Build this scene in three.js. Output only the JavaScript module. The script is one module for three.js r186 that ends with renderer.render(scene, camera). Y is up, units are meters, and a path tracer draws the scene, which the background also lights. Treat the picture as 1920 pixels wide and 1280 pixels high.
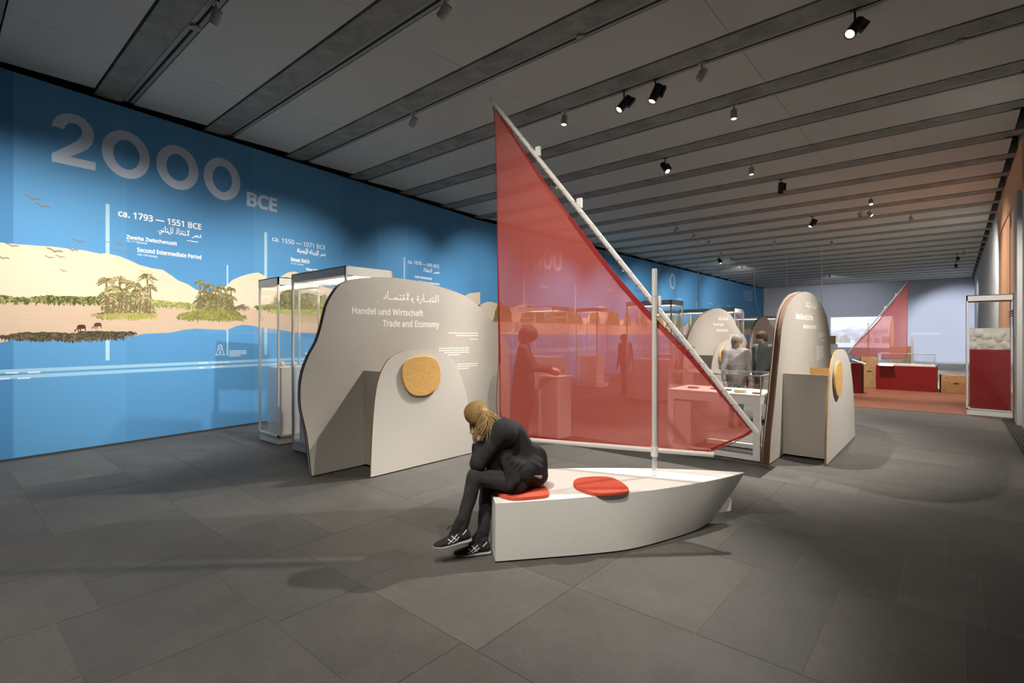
import * as THREE from 'three';
import { mergeGeometries, toCreasedNormals } from 'three/addons/utils/BufferGeometryUtils.js';
import { RoundedBoxGeometry } from 'three/addons/geometries/RoundedBoxGeometry.js';
import { RectAreaLightUniformsLib } from 'three/addons/lights/RectAreaLightUniformsLib.js';
RectAreaLightUniformsLib.init();

// ---------------------------------------------------------------- camera, exposure
// World: the hall runs along -z, the ceiling beams along x, y is up, metres.
const scene = new THREE.Scene();
scene.background = new THREE.Color(0x000000);
const renderer = new THREE.WebGLRenderer({ antialias: true });
renderer.toneMapping = THREE.LinearToneMapping;
renderer.toneMappingExposure = 1.0;
renderer.shadowMap.enabled = true;
const FOCAL = 957, CX = 960, CY = 629, EYE = 1.65, YAW = Math.atan2(1789 - CX, FOCAL);
const camera = new THREE.PerspectiveCamera(2 * Math.atan(640 / FOCAL) * 180 / Math.PI, 1.5, 0.05, 120);
camera.position.set(0, EYE, 0);
camera.rotation.y = YAW;
camera.setViewOffset(1920, 1280, 0, 640 - CY, 1920, 1280);
scene.add(camera);

// lamps: the ceiling spots further down carry their own light (see trackSpot); their strengths in candela:
const LAMP = { key: 130, panel: 100, mural: 62, muralFar: 100, floor: 60, far: 160, small: 85 };

// ---------------------------------------------------------------- helpers
const V = (x, y, z) => new THREE.Vector3(x, y, z);
const FW = V(-Math.sin(YAW), 0, -Math.cos(YAW)), RT = V(Math.cos(YAW), 0, -Math.sin(YAW)), EYEP = V(0, EYE, 0);
const ray = (u, v) => FW.clone().addScaledVector(RT, (u - CX) / FOCAL).add(V(0, -(v - CY) / FOCAL, 0));
function onPlane(u, v, p0, n) { const r = ray(u, v); return EYEP.clone().addScaledVector(r, p0.clone().sub(EYEP).dot(n) / r.dot(n)); }
const onY = (u, v, y = 0) => onPlane(u, v, V(0, y, 0), V(0, 1, 0));
const onX = (u, v, x) => onPlane(u, v, V(x, 0, 0), V(1, 0, 0));
const onZ = (u, v, z) => onPlane(u, v, V(0, 0, z), V(0, 0, 1));
function rng(seed) { let a = seed >>> 0; return () => { a = (a + 0x6D2B79F5) >>> 0; let t = a; t = Math.imul(t ^ (t >>> 15), t | 1); t ^= t + Math.imul(t ^ (t >>> 7), t | 61); return ((t ^ (t >>> 14)) >>> 0) / 4294967296; }; }
const lerp = (a, b, t) => a + (b - a) * t, clamp = (x, a, b) => Math.min(b, Math.max(a, x));

const used = {};
function numbered(name) { const n = used[name] = (used[name] ?? -1) + 1; return n ? name + '_' + String(n).padStart(3, '0') : name; }
const origin = new WeakMap();
function thing(name, label, category, [x, y, z] = [0, 0, 0], group, kind) {
  const o = new THREE.Group(); o.name = numbered(name); o.position.set(x, y, z); o.userData = { label };
  if (category) o.userData.category = category;
  if (group) o.userData.group = group;
  if (kind) o.userData.kind = kind;
  origin.set(o, o.position.clone()); scene.add(o); return o;
}
// geometry comes in world metres; it is moved into the frame of its thing
function part(name, geo, material, parent) {
  const m = new THREE.Mesh(geo, material); m.name = name; m.castShadow = m.receiveShadow = true;
  const o = parent && origin.get(parent);
  if (o) { geo.translate(-o.x, -o.y, -o.z); origin.set(m, o); }
  (parent || scene).add(m); return m;
}
function single(name, label, category, geo, material, [x, y, z], group) {
  const m = new THREE.Mesh(geo, material); m.name = numbered(name); m.castShadow = m.receiveShadow = true;
  geo.translate(-x, -y, -z); m.position.set(x, y, z); m.userData = { label, category }; if (group) m.userData.group = group;
  scene.add(m); return m;
}
function copyOf(o, pos, label) { const c = o.clone(); c.name = numbered(o.name.replace(/_\d{3}$/, '')); c.userData = { ...o.userData }; if (label) c.userData.label = label; c.position.set(...pos); scene.add(c); return c; }
const bx = (x0, x1, y0, y1, z0, z1) => new THREE.BoxGeometry(Math.abs(x1 - x0), Math.abs(y1 - y0), Math.abs(z1 - z0)).translate((x0 + x1) / 2, (y0 + y1) / 2, (z0 + z1) / 2);
const rbx = (x0, x1, y0, y1, z0, z1, r = 0.004) => new RoundedBoxGeometry(Math.abs(x1 - x0), Math.abs(y1 - y0), Math.abs(z1 - z0), 2, r).translate((x0 + x1) / 2, (y0 + y1) / 2, (z0 + z1) / 2);
const merge = (list) => mergeGeometries(list.map((g) => { const n = g.index ? g.toNonIndexed() : g; for (const k of Object.keys(n.attributes)) if (!['position', 'normal', 'uv'].includes(k)) n.deleteAttribute(k); if (!n.attributes.uv) n.setAttribute('uv', new THREE.BufferAttribute(new Float32Array(n.attributes.position.count * 2), 2)); return n; }));
function rod(a, b, r, seg = 16, r2 = r) {
  const d = b.clone().sub(a), g = new THREE.CylinderGeometry(r2, r, d.length(), seg);
  g.applyQuaternion(new THREE.Quaternion().setFromUnitVectors(V(0, 1, 0), d.clone().normalize())); const m = a.clone().add(b).multiplyScalar(0.5); return g.translate(m.x, m.y, m.z);
}
const tube = (pts, r, seg = 24, rad = 8, closed = false) => new THREE.TubeGeometry(new THREE.CatmullRomCurve3(pts, closed), seg, r, rad, closed);
// a board standing in the plane x = const, outline given as [z, y]; its front face looks to +x
function boardX(pts, xFront, thick, bevel = 0.002, holes) {
  const s = new THREE.Shape(pts.map(([z, y]) => new THREE.Vector2(-z, y)));
  if (holes) for (const h of holes) s.holes.push(new THREE.Path(h.map(([z, y]) => new THREE.Vector2(-z, y))));
  const g = new THREE.ExtrudeGeometry(s, { depth: thick - 2 * bevel, bevelEnabled: bevel > 0, bevelThickness: bevel, bevelSize: bevel, bevelOffset: -bevel, bevelSegments: 1, steps: 1, curveSegments: 8 });
  return g.rotateY(Math.PI / 2).translate(xFront - thick + bevel, 0, 0);
}
// smooth closed outline through a list of points
function smooth(pts, per = 6, closed = false) {
  const c = new THREE.CatmullRomCurve3(pts.map(([a, b]) => V(a, b, 0)), closed, 'centripetal'); return c.getPoints(pts.length * per).map((p) => [p.x, p.y]);
}

// ---------------------------------------------------------------- procedural materials
function canvas(w, h, paint) { const c = document.createElement('canvas'); c.width = w; c.height = h; paint(c.getContext('2d'), w, h); return c; }
function tex(c, srgb = true) { const t = new THREE.CanvasTexture(c); if (srgb) t.colorSpace = THREE.SRGBColorSpace; t.wrapS = t.wrapT = THREE.RepeatWrapping; t.anisotropy = 8; return t; }
function valueNoise(size, cells, rand) {
  const g = new Float32Array(cells * cells); for (let i = 0; i < g.length; i++) g[i] = rand();
  const out = new Float32Array(size * size), f = (t) => t * t * (3 - 2 * t);
  for (let y = 0; y < size; y++) for (let x = 0; x < size; x++) {
    const fx = x / size * cells, fy = y / size * cells, i = Math.floor(fx), j = Math.floor(fy), a = f(fx - i), b = f(fy - j), i1 = (i + 1) % cells, j1 = (j + 1) % cells;
    out[y * size + x] = lerp(lerp(g[j * cells + i], g[j * cells + i1], a), lerp(g[j1 * cells + i], g[j1 * cells + i1], a), b);
  }
  return out;
}
function noiseTex(size, seed, layers, color, amount, srgb = true) {   // layers: [cells, weight]
  const rand = rng(seed), sum = new Float32Array(size * size); let tot = 0;
  for (const [cells, w] of layers) { const n = cells >= size ? Float32Array.from({ length: size * size }, rand) : valueNoise(size, cells, rand); for (let i = 0; i < sum.length; i++) sum[i] += (n[i] - 0.5) * w; tot += w; }
  const data = new Uint8Array(size * size * 4);
  for (let i = 0; i < sum.length; i++) { const k = 1 + amount * sum[i] / tot * 2; for (let c = 0; c < 3; c++) data[i * 4 + c] = clamp(color[c] * k, 0, 255); data[i * 4 + 3] = 255; }
  const t = new THREE.DataTexture(data, size, size); t.wrapS = t.wrapT = THREE.RepeatWrapping; t.magFilter = THREE.LinearFilter; t.minFilter = THREE.LinearMipmapLinearFilter; t.generateMipmaps = true; if (srgb) t.colorSpace = THREE.SRGBColorSpace; t.needsUpdate = true; return t;
}
const std = (color, roughness = 0.6, extra = {}) => new THREE.MeshStandardMaterial({ color, roughness, ...extra });
const grain = noiseTex(256, 7, [[256, 1], [64, 0.6]], [128, 128, 128], 0.9, false);
const wool = noiseTex(256, 9, [[256, 1.4], [96, 1]], [128, 128, 128], 1.2, false);
const M = {
  whitePaint: std('#d2d0ca', 0.5),
  whiteMetal: std('#d6d6d2', 0.4),
  greyMetal: std('#a9aaa6', 0.42, { metalness: 0.25 }),
  caseMetal: std('#c6c6c1', 0.45),
  black: std('#0b0b0b', 0.45),
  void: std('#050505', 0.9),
  glass: new THREE.MeshPhysicalMaterial({ color: '#ffffff', roughness: 0.02, transmission: 1, thickness: 0, ior: 1.45 }),
  acrylic: new THREE.MeshPhysicalMaterial({ color: '#f2f6f6', roughness: 0.12, transmission: 0.75, thickness: 0, ior: 1.45 }),
  lampGlow: std('#ffffff', 0.4, { emissive: '#fff3e0', emissiveIntensity: 3 }),
  panelGlow: std('#ffffff', 0.5, { emissive: '#fff2df', emissiveIntensity: 3 }),
  birch: std('#c9b48e', 0.6, { map: noiseTex(128, 21, [[64, 1], [8, 0.7]], [205, 170, 120], 0.18) }),
  edgeWood: std('#4c3119', 0.75),
  felt: std('#ffffff', 0.95, { map: noiseTex(256, 31, [[256, 1], [24, 0.6]], [206, 164, 96], 0.16), bumpMap: wool, bumpScale: 0.0015 }),
  redFelt: std('#ffffff', 0.95, { map: noiseTex(256, 33, [[256, 1], [20, 0.4]], [192, 78, 56], 0.12), bumpMap: wool, bumpScale: 0.0015 }),
  redBoard: std('#780507', 0.5),
  cardboard: std('#ffffff', 0.85, { map: noiseTex(256, 41, [[128, 1], [12, 0.8]], [176, 142, 98], 0.12) }),
};
M.felt.map.repeat.set(3, 3); M.redFelt.map.repeat.set(3, 3);

// ---------------------------------------------------------------- the room
const CEIL = 5.25, WALL_FAR_X = -11.03, END_Z = -42.2, RIGHT_X = 0.945, BACK_Z = 6;
const nearWallX = (z) => -9.44 + 0.1415 * z;
const KINK_Z = (WALL_FAR_X + 9.44) / 0.1415;
const A0 = V(nearWallX(BACK_Z), 0, BACK_Z), A1 = V(WALL_FAR_X, 0, KINK_Z);
const wallDir = A1.clone().sub(A0).normalize(), wallN = V(-wallDir.z, 0, wallDir.x);   // wallN points into the room
const struct = (name, geo, m, parent) => { const o = part(name, geo, m, parent); if (!parent) { o.userData.kind = 'structure'; } return o; };

// --- floor: slate slabs in courses of uneven width, one long joint along x = -3.9
const slateTone = [[72, 71, 68], [75, 73, 69], [77, 75, 71], [73, 71, 67], [79, 77, 73], [70, 69, 66]];
const slateMat = slateTone.map((c, i) => { const m = std('#ffffff', 0.62, { map: noiseTex(512, 100 + i, [[6, 0.8], [24, 0.5], [512, 1.3], [160, 0.8]], c, 0.22), bumpMap: grain, bumpScale: 0.0006 }); m.map.repeat.set(0.7, 0.7); return m; });
const floorG = thing('floor', 'dark grey slate slab floor laid in uneven courses', null, [0, 0, 0], null, 'structure');
part('floor_base', bx(-12, 1.2, -0.3, -0.003, END_Z - 0.3, BACK_Z + 0.3), std('#6f6c65', 0.9), floorG);
const CARPET = { x0: -3.2, x1: RIGHT_X, z0: -14.16, z1: -20.6 };
{
  const rand = rng(5), far = [];
  const grateHoles = [[-5.4, -1.7, -7.02, -6.35], [0.70, RIGHT_X, -14.1, BACK_Z]];
  const rows = (list, endZ) => { const z = [...list]; while (z[z.length - 1] > endZ) z.push(z[z.length - 1] - [0.62, 0.9, 1.05, 0.75, 1.15][Math.floor(rand() * 5)]); z[z.length - 1] = endZ; return z; };
  const rightRows = rows([BACK_Z, 5, 4.1, 3.0, 2.2, 1.3, 0.4, -0.5, -1.32, -1.9, -2.8, -3.905, -4.81, -5.55, -6.33, -7.04], END_Z);
  const leftRows = rows([BACK_Z, 5.2, 4.0, 3.1, 2.0, 1.0, 0.2, -0.70, -1.61, -2.23, -3.2, -3.9, -4.95, -5.6, -6.5], END_Z);
  const fixed = { '-2.8': [-3.02, -1.89], '-3.905': [-1.89, -1.08, -0.56, 0.04], '-4.81': [-1.39, -0.87, -0.27, 0.13], '-5.55': [-1.5, -0.77, -0.05], '-1.9': [-2.95, -2.0] };
  const slab = (x0, x1, z0, z1) => {
    const g = 0.0016, list = [[x0, x1, z0, z1]];
    for (const [a, b, c, d] of grateHoles) for (let i = list.length - 1; i >= 0; i--) {
      const [p, q, r, s] = list[i]; if (q <= a || p >= b || s <= c || r >= d) continue; list.splice(i, 1);
      if (p < a) list.push([p, a, r, s]); if (q > b) list.push([b, q, r, s]);
      const m0 = Math.max(p, a), m1 = Math.min(q, b); if (r < c) list.push([m0, m1, r, c]); if (s > d) list.push([m0, m1, d, s]);
    }
    for (const [p, q, r, s] of list) {
      if (q - p < 0.03 || s - r < 0.03) continue;
      const geo = new THREE.BoxGeometry(q - p - 2 * g, 0.02, s - r - 2 * g).translate((p + q) / 2, -0.01 - rand() * 0.0008, (r + s) / 2);
      const uv = geo.attributes.uv, pos = geo.attributes.position, o = rand() * 9; for (let i = 0; i < uv.count; i++) uv.setXY(i, pos.getX(i) + o, pos.getZ(i) + o * 1.7);
      const mid = (r + s) / 2;
      if (mid > -15 && mid < 0.6) part('slab', geo, slateMat[Math.floor(rand() * slateMat.length)], floorG); else far.push(geo);
    }
  };
  const bay = (xa, xb, list) => { for (let i = 0; i + 1 < list.length; i++) {
    const z1 = list[i], z0 = list[i + 1], f = fixed[String(z0)]; let xs = [xa];
    if (f && xb > 0) { xs.push(...f); if (f[0] - xa > 1.3) xs.splice(1, 0, (xa + f[0]) / 2); } else { let x = xa + 0.3 + rand() * 0.8; while (x < xb - 0.3) { xs.push(x); x += 0.55 + rand() * 0.75; } }
    xs.push(xb); for (let k = 0; k + 1 < xs.length; k++) slab(xs[k], xs[k + 1], z0, z1);
  } };
  bay(-3.9, RIGHT_X, rightRows); bay(-12, -3.9, leftRows);
  const rest = part('far_slabs', merge(far), slateMat[1], floorG); rest.userData.kind = 'stuff';
}
// floor grates (heating trenches): dark bars over a black sheet that imitates the shade below
const grateMat = std('#3a3935', 0.5, { metalness: 0.4 });
function grate(name, label, p0, dir, len, width, step, bar) {   // bars run along dir
  const t = thing(name, label, null, [p0.x, 0, p0.z], null, 'structure'), side = V(-dir.z, 0, dir.x), list = [], ang = Math.atan2(-dir.z, dir.x);
  const put = (a0, a1, s0, s1, y0, y1) => { const g = new THREE.BoxGeometry(a1 - a0, y1 - y0, s1 - s0); g.translate((a0 + a1) / 2, (y0 + y1) / 2, (s0 + s1) / 2).rotateY(ang).translate(p0.x, 0, p0.z); return g; };
  for (let s = step / 2; s < width; s += step) list.push(put(0, len, s - bar / 2, s + bar / 2, -0.02, 0.001));
  for (let a = 0.01; a < len; a += 0.6) list.push(put(a - 0.004, a + 0.004, 0, width, -0.02, -0.002));
  part('trench_shade', put(0, len, 0, width, -0.004, -0.0025), M.void, t);  // flat black sheet: shade between the bars put into the colour
  part('bars', merge(list), grateMat, t).userData.kind = 'stuff';
  part('edge_frame', merge([put(0, len, 0, 0.008, -0.02, 0.002), put(0, len, width - 0.008, width, -0.02, 0.002)]), std('#55534d', 0.5), t);
  return t;
}
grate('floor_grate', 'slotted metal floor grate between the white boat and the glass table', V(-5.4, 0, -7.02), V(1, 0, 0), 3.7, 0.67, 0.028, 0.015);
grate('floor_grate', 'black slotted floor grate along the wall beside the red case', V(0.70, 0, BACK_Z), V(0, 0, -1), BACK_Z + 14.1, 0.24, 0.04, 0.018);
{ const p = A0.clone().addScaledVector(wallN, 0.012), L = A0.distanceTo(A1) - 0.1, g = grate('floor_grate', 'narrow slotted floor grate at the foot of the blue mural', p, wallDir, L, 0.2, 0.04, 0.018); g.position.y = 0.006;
 }

part('carpet', bx(CARPET.x0, CARPET.x1, 0.0, 0.008, CARPET.z1, CARPET.z0), std('#ffffff', 0.45, { map: noiseTex(256, 51, [[256, 1], [20, 0.3]], [128, 80, 60], 0.08) })).userData = { label: 'orange carpet area around the red cases', category: 'carpet', kind: 'structure' };
part('pale_carpet', bx(-4.2, RIGHT_X, 0.0, 0.006, END_Z, CARPET.z1), std('#c9c6bd', 0.5)).userData = { label: 'pale grey flooring beyond the orange carpet', category: 'carpet', kind: 'structure' };

// --- ceiling: concrete beams, suspended panels between them, a lamp track behind every beam
const ceilG = thing('ceiling', 'dark grey ceiling of concrete beams and suspended panels with lamp tracks', null, [0, CEIL, 0], null, 'structure');
const concrete = std('#ffffff', 0.85, { map: noiseTex(512, 61, [[8, 1], [32, 0.6], [256, 0.5]], [132, 130, 125], 0.2) });
const ceilPanel = std('#bbb8b2', 0.8), channelMat = std('#8d8a83', 0.6);
const BEAM0 = 1.67, PITCH = 1.5535, beamZ = (k) => -(BEAM0 + PITCH * k), trackZ = (k) => beamZ(k) - 0.41;
part('slab', bx(-13, 1.6, CEIL + 0.35, CEIL + 0.6, END_Z - 0.4, BACK_Z + 0.4), std('#77746e', 0.9), ceilG);
const leftEdge = (z) => (z > KINK_Z ? nearWallX(z) : WALL_FAR_X);
for (let k = -5; k <= 26; k++) {
  const z = beamZ(k), lx = leftEdge(z) - 0.05, z1 = Math.max(beamZ(k + 1), END_Z);
  if (z < END_Z + 0.2) break;
  const b = bx(lx, RIGHT_X + 0.1, CEIL, CEIL + 0.3, z - 0.335, z); { const uv = b.attributes.uv, p = b.attributes.position; for (let i = 0; i < uv.count; i++) uv.setXY(i, p.getX(i) * 0.6 + k * 0.37, p.getZ(i) * 0.6 + p.getY(i)); } part('beam', b, concrete, ceilG);
  // the track channel: two grey lips with the black current rail between them
  const tr = part('track', merge([bx(lx + 0.1, RIGHT_X - 0.25, CEIL + 0.003, CEIL + 0.05, z - 0.393, z - 0.342), bx(lx + 0.1, RIGHT_X - 0.25, CEIL + 0.003, CEIL + 0.05, z - 0.472, z - 0.428)]), channelMat, ceilG);
  part('rail_slot', bx(lx + 0.1, RIGHT_X - 0.25, CEIL + 0.008, CEIL + 0.06, z - 0.428, z - 0.393), M.void, tr);
  const lx2 = leftEdge(z - 1) + 0.11;
  const xs = [lx2, -8.0, -5.0, -2.03, RIGHT_X - 0.14];
  for (let i = 0; i < 4; i++) part('ceiling_panel', bx(xs[i] + 0.003, xs[i + 1] - 0.003, CEIL + 0.008, CEIL + 0.03, z1 + 0.03, z - 0.49), ceilPanel, ceilG);
}
// small ceiling detectors clipped into the track channels
for (const [u, v, k] of [[366, 50, 0], [1800, 82, 4], [1090, 68, 2]]) {
  const p = onPlane(u, v, V(0, CEIL, 0), V(0, 1, 0)), x = p.x + (trackZ(k) - p.z) * 0;
  const d = part('ceiling_detector', new THREE.CylinderGeometry(0.05, 0.06, 0.04, 24).translate(x, CEIL - 0.002, trackZ(k)), channelMat, ceilG);
  part('detector_ring', new THREE.TorusGeometry(0.045, 0.006, 8, 24).rotateX(Math.PI / 2).translate(x, CEIL - 0.02, trackZ(k)), M.greyMetal, d);
}

// --- walls
const plain = std('#a3a6ab', 0.85), wallGrey = std('#b9bcc2', 0.8);
{
  const L = A0.distanceTo(A1), g = new THREE.BoxGeometry(L, CEIL - 0.05, 0.25).translate(L / 2, (CEIL - 0.05) / 2, -0.125 - 0.012);
  g.rotateY(Math.atan2(-wallDir.z, wallDir.x)).translate(A0.x, 0, A0.z);
  const w = struct('wall_left', g, std('#3d79b0', 0.8)); w.userData.label = 'blue printed exhibition wall carrying the river landscape mural';
  struct('wall_left_far', bx(WALL_FAR_X - 0.26, WALL_FAR_X - 0.012, 0, CEIL - 0.05, END_Z, KINK_Z), std('#3d79b0', 0.8)).userData.label = 'far stretch of the blue printed mural wall';
  struct('wall_plenum', merge([bx(-13.3, -13.0, -0.3, CEIL + 0.6, END_Z - 0.4, BACK_Z + 0.4)]), std('#8a8780', 0.9)).userData.label = 'concrete outer wall behind the mural';
  struct('wall_end', bx(-13.2, 1.6, -0.3, CEIL + 0.6, END_Z - 0.3, END_Z), wallGrey).userData.label = 'grey end wall of the hall with projection';
  struct('wall_back', bx(-13.2, 1.6, -0.3, CEIL + 0.6, BACK_Z, BACK_Z + 0.3), std('#8f8b84', 0.85)).userData.label = 'grey wall behind the viewpoint';
  // right wall: grey lining near, timber doors, pale wall beyond
  const wr = struct('wall_right', bx(RIGHT_X, RIGHT_X + 0.3, -0.3, CEIL + 0.6, END_Z, BACK_Z + 0.3), std('#aeb0b0', 0.8)); wr.userData.label = 'pale grey right wall of the hall';
  const timber = std('#ffffff', 0.55, { map: noiseTex(256, 71, [[4, 0.6], [128, 1]], [214, 160, 116], 0.1) });
  const door = (z0, z1, y1) => { const t = thing('door_' + Math.round(-z0), 'tall timber leaf in the right wall', null, [RIGHT_X, 0, (z0 + z1) / 2], null, 'structure'); part('leaf', bx(RIGHT_X - 0.03, RIGHT_X, 0.02, y1, z1 + 0.02, z0 - 0.02), timber, t); return t; };
  door(-13.9, -15.35, 3.95); door(-15.5, -18.95, 4.3);
  struct('trim_1', bx(RIGHT_X - 0.05, RIGHT_X, 4.32, CEIL - 0.12, -18.95, -12.6), timber).userData.label = 'timber soffit band above the doors';
  struct('trim_2', bx(RIGHT_X - 0.07, RIGHT_X, 0, 4.32, -13.85, -13.2), std('#a9aaa8', 0.5)).userData.label = 'grey metal pilaster beside the red case';
  for (const y of [2.05, 2.1, 2.15]) struct('trim_3', bx(RIGHT_X - 0.075, RIGHT_X, y - 0.006, y + 0.006, -15.3, -13.9), std('#b35c48', 0.5)).userData.label = 'thin reddish line on the pilaster';
}

// ---------------------------------------------------------------- print on the walls
// Arabic lettering as strokes; x runs leftwards from the right edge of the word, one unit = height of an alef
const AR = {
  A: [0.3, [[[0.12, 1], [0.12, 0]]]], a: [0.28, [[[0, 0], [0.1, 0], [0.14, 0.1], [0.14, 1]]]],
  L: [0.36, [[[0.12, 1], [0.12, 0.1], [0.2, 0], [0.36, 0]]]], l: [0.5, [[[0, 0], [0.12, 0.05], [0.12, 1]], [[0.12, 0.1], [0.12, -0.1], [0.3, -0.3], [0.48, -0.1], [0.46, 0.15]]]],
  m: [0.34, [[[0, 0], [0.08, 0.2], [0.2, 0.24], [0.24, 0.05], [0.1, -0.04], [0, 0]], [[0.2, 0], [0.34, 0]]]],
  t: [0.3, [[[0, 0], [0.12, 0], [0.15, 0.32], [0.18, 0], [0.3, 0]]], [[0.08, 0.58], [0.22, 0.58]]],
  n: [0.28, [[[0, 0], [0.12, 0], [0.15, 0.32], [0.18, 0], [0.28, 0]]], [[0.15, 0.58]]],
  y: [0.3, [[[0, 0], [0.12, 0], [0.15, 0.3], [0.18, 0], [0.3, 0]]], [[0.08, -0.25], [0.22, -0.25]]],
  Y: [0.6, [[[0, 0.05], [0.16, 0.28], [0.28, 0.18], [0.12, 0.02], [0.1, -0.2], [0.35, -0.3], [0.56, -0.12], [0.56, 0.1]]], [[0.28, -0.5], [0.42, -0.5]]],
  j: [0.5, [[[0, 0], [0.16, 0.02], [0.4, 0.3], [0.08, 0.4]], [[0.2, 0.06], [0.36, 0], [0.5, 0]]], [[0.24, -0.3]]],
  r: [0.4, [[[0.06, 0.32], [0.1, 0], [0.22, -0.22], [0.42, -0.3]]]],
  R: [0.4, [[[0, 0], [0.08, 0.05], [0.12, -0.08], [0.24, -0.24], [0.42, -0.3]]]],
  T: [0.42, [[[0.2, 0.4], [0.06, 0.2], [0.14, 0], [0.3, 0.04], [0.33, 0.22], [0.2, 0.4]]], [[0.12, 0.62], [0.27, 0.62]]],
  w: [0.46, [[[0.3, 0.12], [0.22, 0.32], [0.1, 0.22], [0.18, 0.08], [0.3, 0.12], [0.2, -0.14], [0.02, -0.26]]]],
  X: [0.6, [[[0.42, 1], [0.18, 0.06], [0.34, 0], [0.44, 0.14], [0.14, 0.95]]]],
  q: [0.46, [[[0.06, 0.05], [0.1, 0.32], [0.26, 0.34], [0.28, 0.12], [0.14, 0.1]], [[0.24, 0.06], [0.46, 0]]], [[0.1, 0.62], [0.26, 0.62]]],
  s: [0.72, [[[0, 0], [0.15, 0.02], [0.32, 0.28], [0.46, 0.24], [0.46, 0.06], [0.3, 0], [0, 0]], [[0.4, 0], [0.52, 0], [0.56, 0.24], [0.6, 0], [0.72, 0]]]],
  d: [0.42, [[[0.1, 0.5], [0.08, 0.25], [0.1, 0.04], [0.34, 0]]]],
  e: [0.42, [[[0.06, 0.42], [0.22, 0.46], [0.3, 0.32], [0.14, 0.22], [0.06, 0.04], [0.2, 0], [0.42, 0]]]],
  '-': [0.5, [[[0, 0], [0.5, 0]]]], ' ': [0.32, []],
};
function arabic(g, str, right, base, width, alef, weight = 0.11) {
  let tot = 0; for (const c of str) tot += AR[c][0]; const sx = width / tot; let x = right;
  g.save(); g.lineWidth = alef * weight; g.lineCap = g.lineJoin = 'round'; g.strokeStyle = g.fillStyle;
  for (const c of str) {
    const [w, lines, dots] = AR[c];
    for (const l of lines) {
      g.beginPath(); const q = l.map(([a, b]) => [x - a * sx, base - b * alef]); g.moveTo(...q[0]);
      for (let i = 1; i < q.length - 1; i++) { const [px, py] = q[i], [nx, ny] = q[i + 1], last = i === q.length - 2; g.quadraticCurveTo(px, py, last ? nx : (px + nx) / 2, last ? ny : (py + ny) / 2); }
      if (q.length === 2) g.lineTo(...q[1]); g.stroke();
    }
    for (const [a, b] of dots || []) { g.beginPath(); g.arc(x - a * sx, base - b * alef, alef * weight * 0.62, 0, 7); g.fill(); }
    x -= w * sx;
  }
  g.restore();
}
function fitText(g, str, x0, x1, base, capH, bold = true, heavy = 0.045) {   // baseline text squeezed between x0 and x1; capH = height of capitals
  g.save(); g.font = capH / 0.714 + 'px sans-serif'; g.textBaseline = 'alphabetic'; const w = g.measureText(str).width; g.translate(x0, base); g.scale((x1 - x0) / w, 1); g.fillText(str, 0, 0); if (bold) { g.strokeStyle = g.fillStyle; g.lineWidth = capH * heavy * 1.6; g.lineJoin = 'round'; g.strokeText(str, 0, 0); } g.restore();
}
// unreadably small print: rows of short dashes
function greek(g, x0, x1, y0, y1, rows, seed, right = false) {
  const rand = rng(seed), h = (y1 - y0) / rows;
  for (let i = 0; i < rows; i++) { const end = i === rows - 1 ? lerp(x0, x1, 0.55 + rand() * 0.3) : x1; let x = x0; while (x < end) { const w = Math.min((0.02 + rand() * 0.05) * (x1 - x0) * 2, end - x); const X = right ? x1 + x0 - x - w : x; g.fillRect(X, y0 + i * h + h * 0.25, w, h * 0.42); x += w + (x1 - x0) * 0.018; } }
}

// drawing helper for one wall: metres along the wall (s) and up (y) to canvas pixels
function muralCanvas(s0, s1, w, h, paint) {
  return canvas(w, h, (g) => { const kx = w / (s1 - s0), ky = h / CEIL; paint(g, (s) => (s - s0) * kx, (y) => h - y * ky, kx, ky); });
}
const nearS = (p) => p.clone().sub(A0).dot(wallDir);
const W = (u, v) => { const p = onPlane(u, v, A0, wallN); return [nearS(p), p.y]; };
const BLUE = '#4e8fc3', BAR = '#a3c9dc', SAND = '#d8cab2', RIVER = '#c2ab96', INK = '#e9eef2', BIG = '#bccce2';
function palmGroup(g, X, Y, k, outline, tones, seed, n) {   // a clump: leafy strokes inside an outline of [s, y]
  const rand = rng(seed); let s0 = 1e9, s1 = -1e9, y0 = 1e9, y1 = -1e9; for (const [s, y] of outline) { s0 = Math.min(s0, s); s1 = Math.max(s1, s); y0 = Math.min(y0, y); y1 = Math.max(y1, y); }
  const inside = (s, y) => { let c = false; for (let i = 0, j = outline.length - 1; i < outline.length; j = i++) { const [a, b] = outline[i], [d, e] = outline[j]; if ((b > y) !== (e > y) && s < (d - a) * (y - b) / (e - b) + a) c = !c; } return c; };
  g.fillStyle = tones[0]; g.beginPath(); outline.forEach(([s, y], i) => (i ? g.lineTo(X(s), Y(y)) : g.moveTo(X(s), Y(y)))); g.fill();
  g.lineCap = 'round';
  for (let i = 0; i < n; i++) { const s = lerp(s0, s1, rand()), y = lerp(y0, y1, rand()); if (!inside(s, y)) continue; const a = rand() * 6.28, l = (0.03 + rand() * 0.06) * k; g.strokeStyle = tones[Math.floor(rand() * tones.length)]; g.lineWidth = k * (0.006 + rand() * 0.01); g.beginPath(); g.moveTo(X(s), Y(y)); g.quadraticCurveTo(X(s) + Math.cos(a) * l * 0.6, Y(y) - l * 0.5, X(s) + Math.cos(a) * l, Y(y) + Math.abs(Math.sin(a)) * l * 0.6); g.stroke(); }
}
function trunk(g, x, y0, y1, w, col) { g.strokeStyle = col; g.lineWidth = w; g.beginPath(); g.moveTo(x, y0); g.quadraticCurveTo(x + w * 0.8, (y0 + y1) / 2, x - w * 0.3, y1); g.stroke(); }
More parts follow.
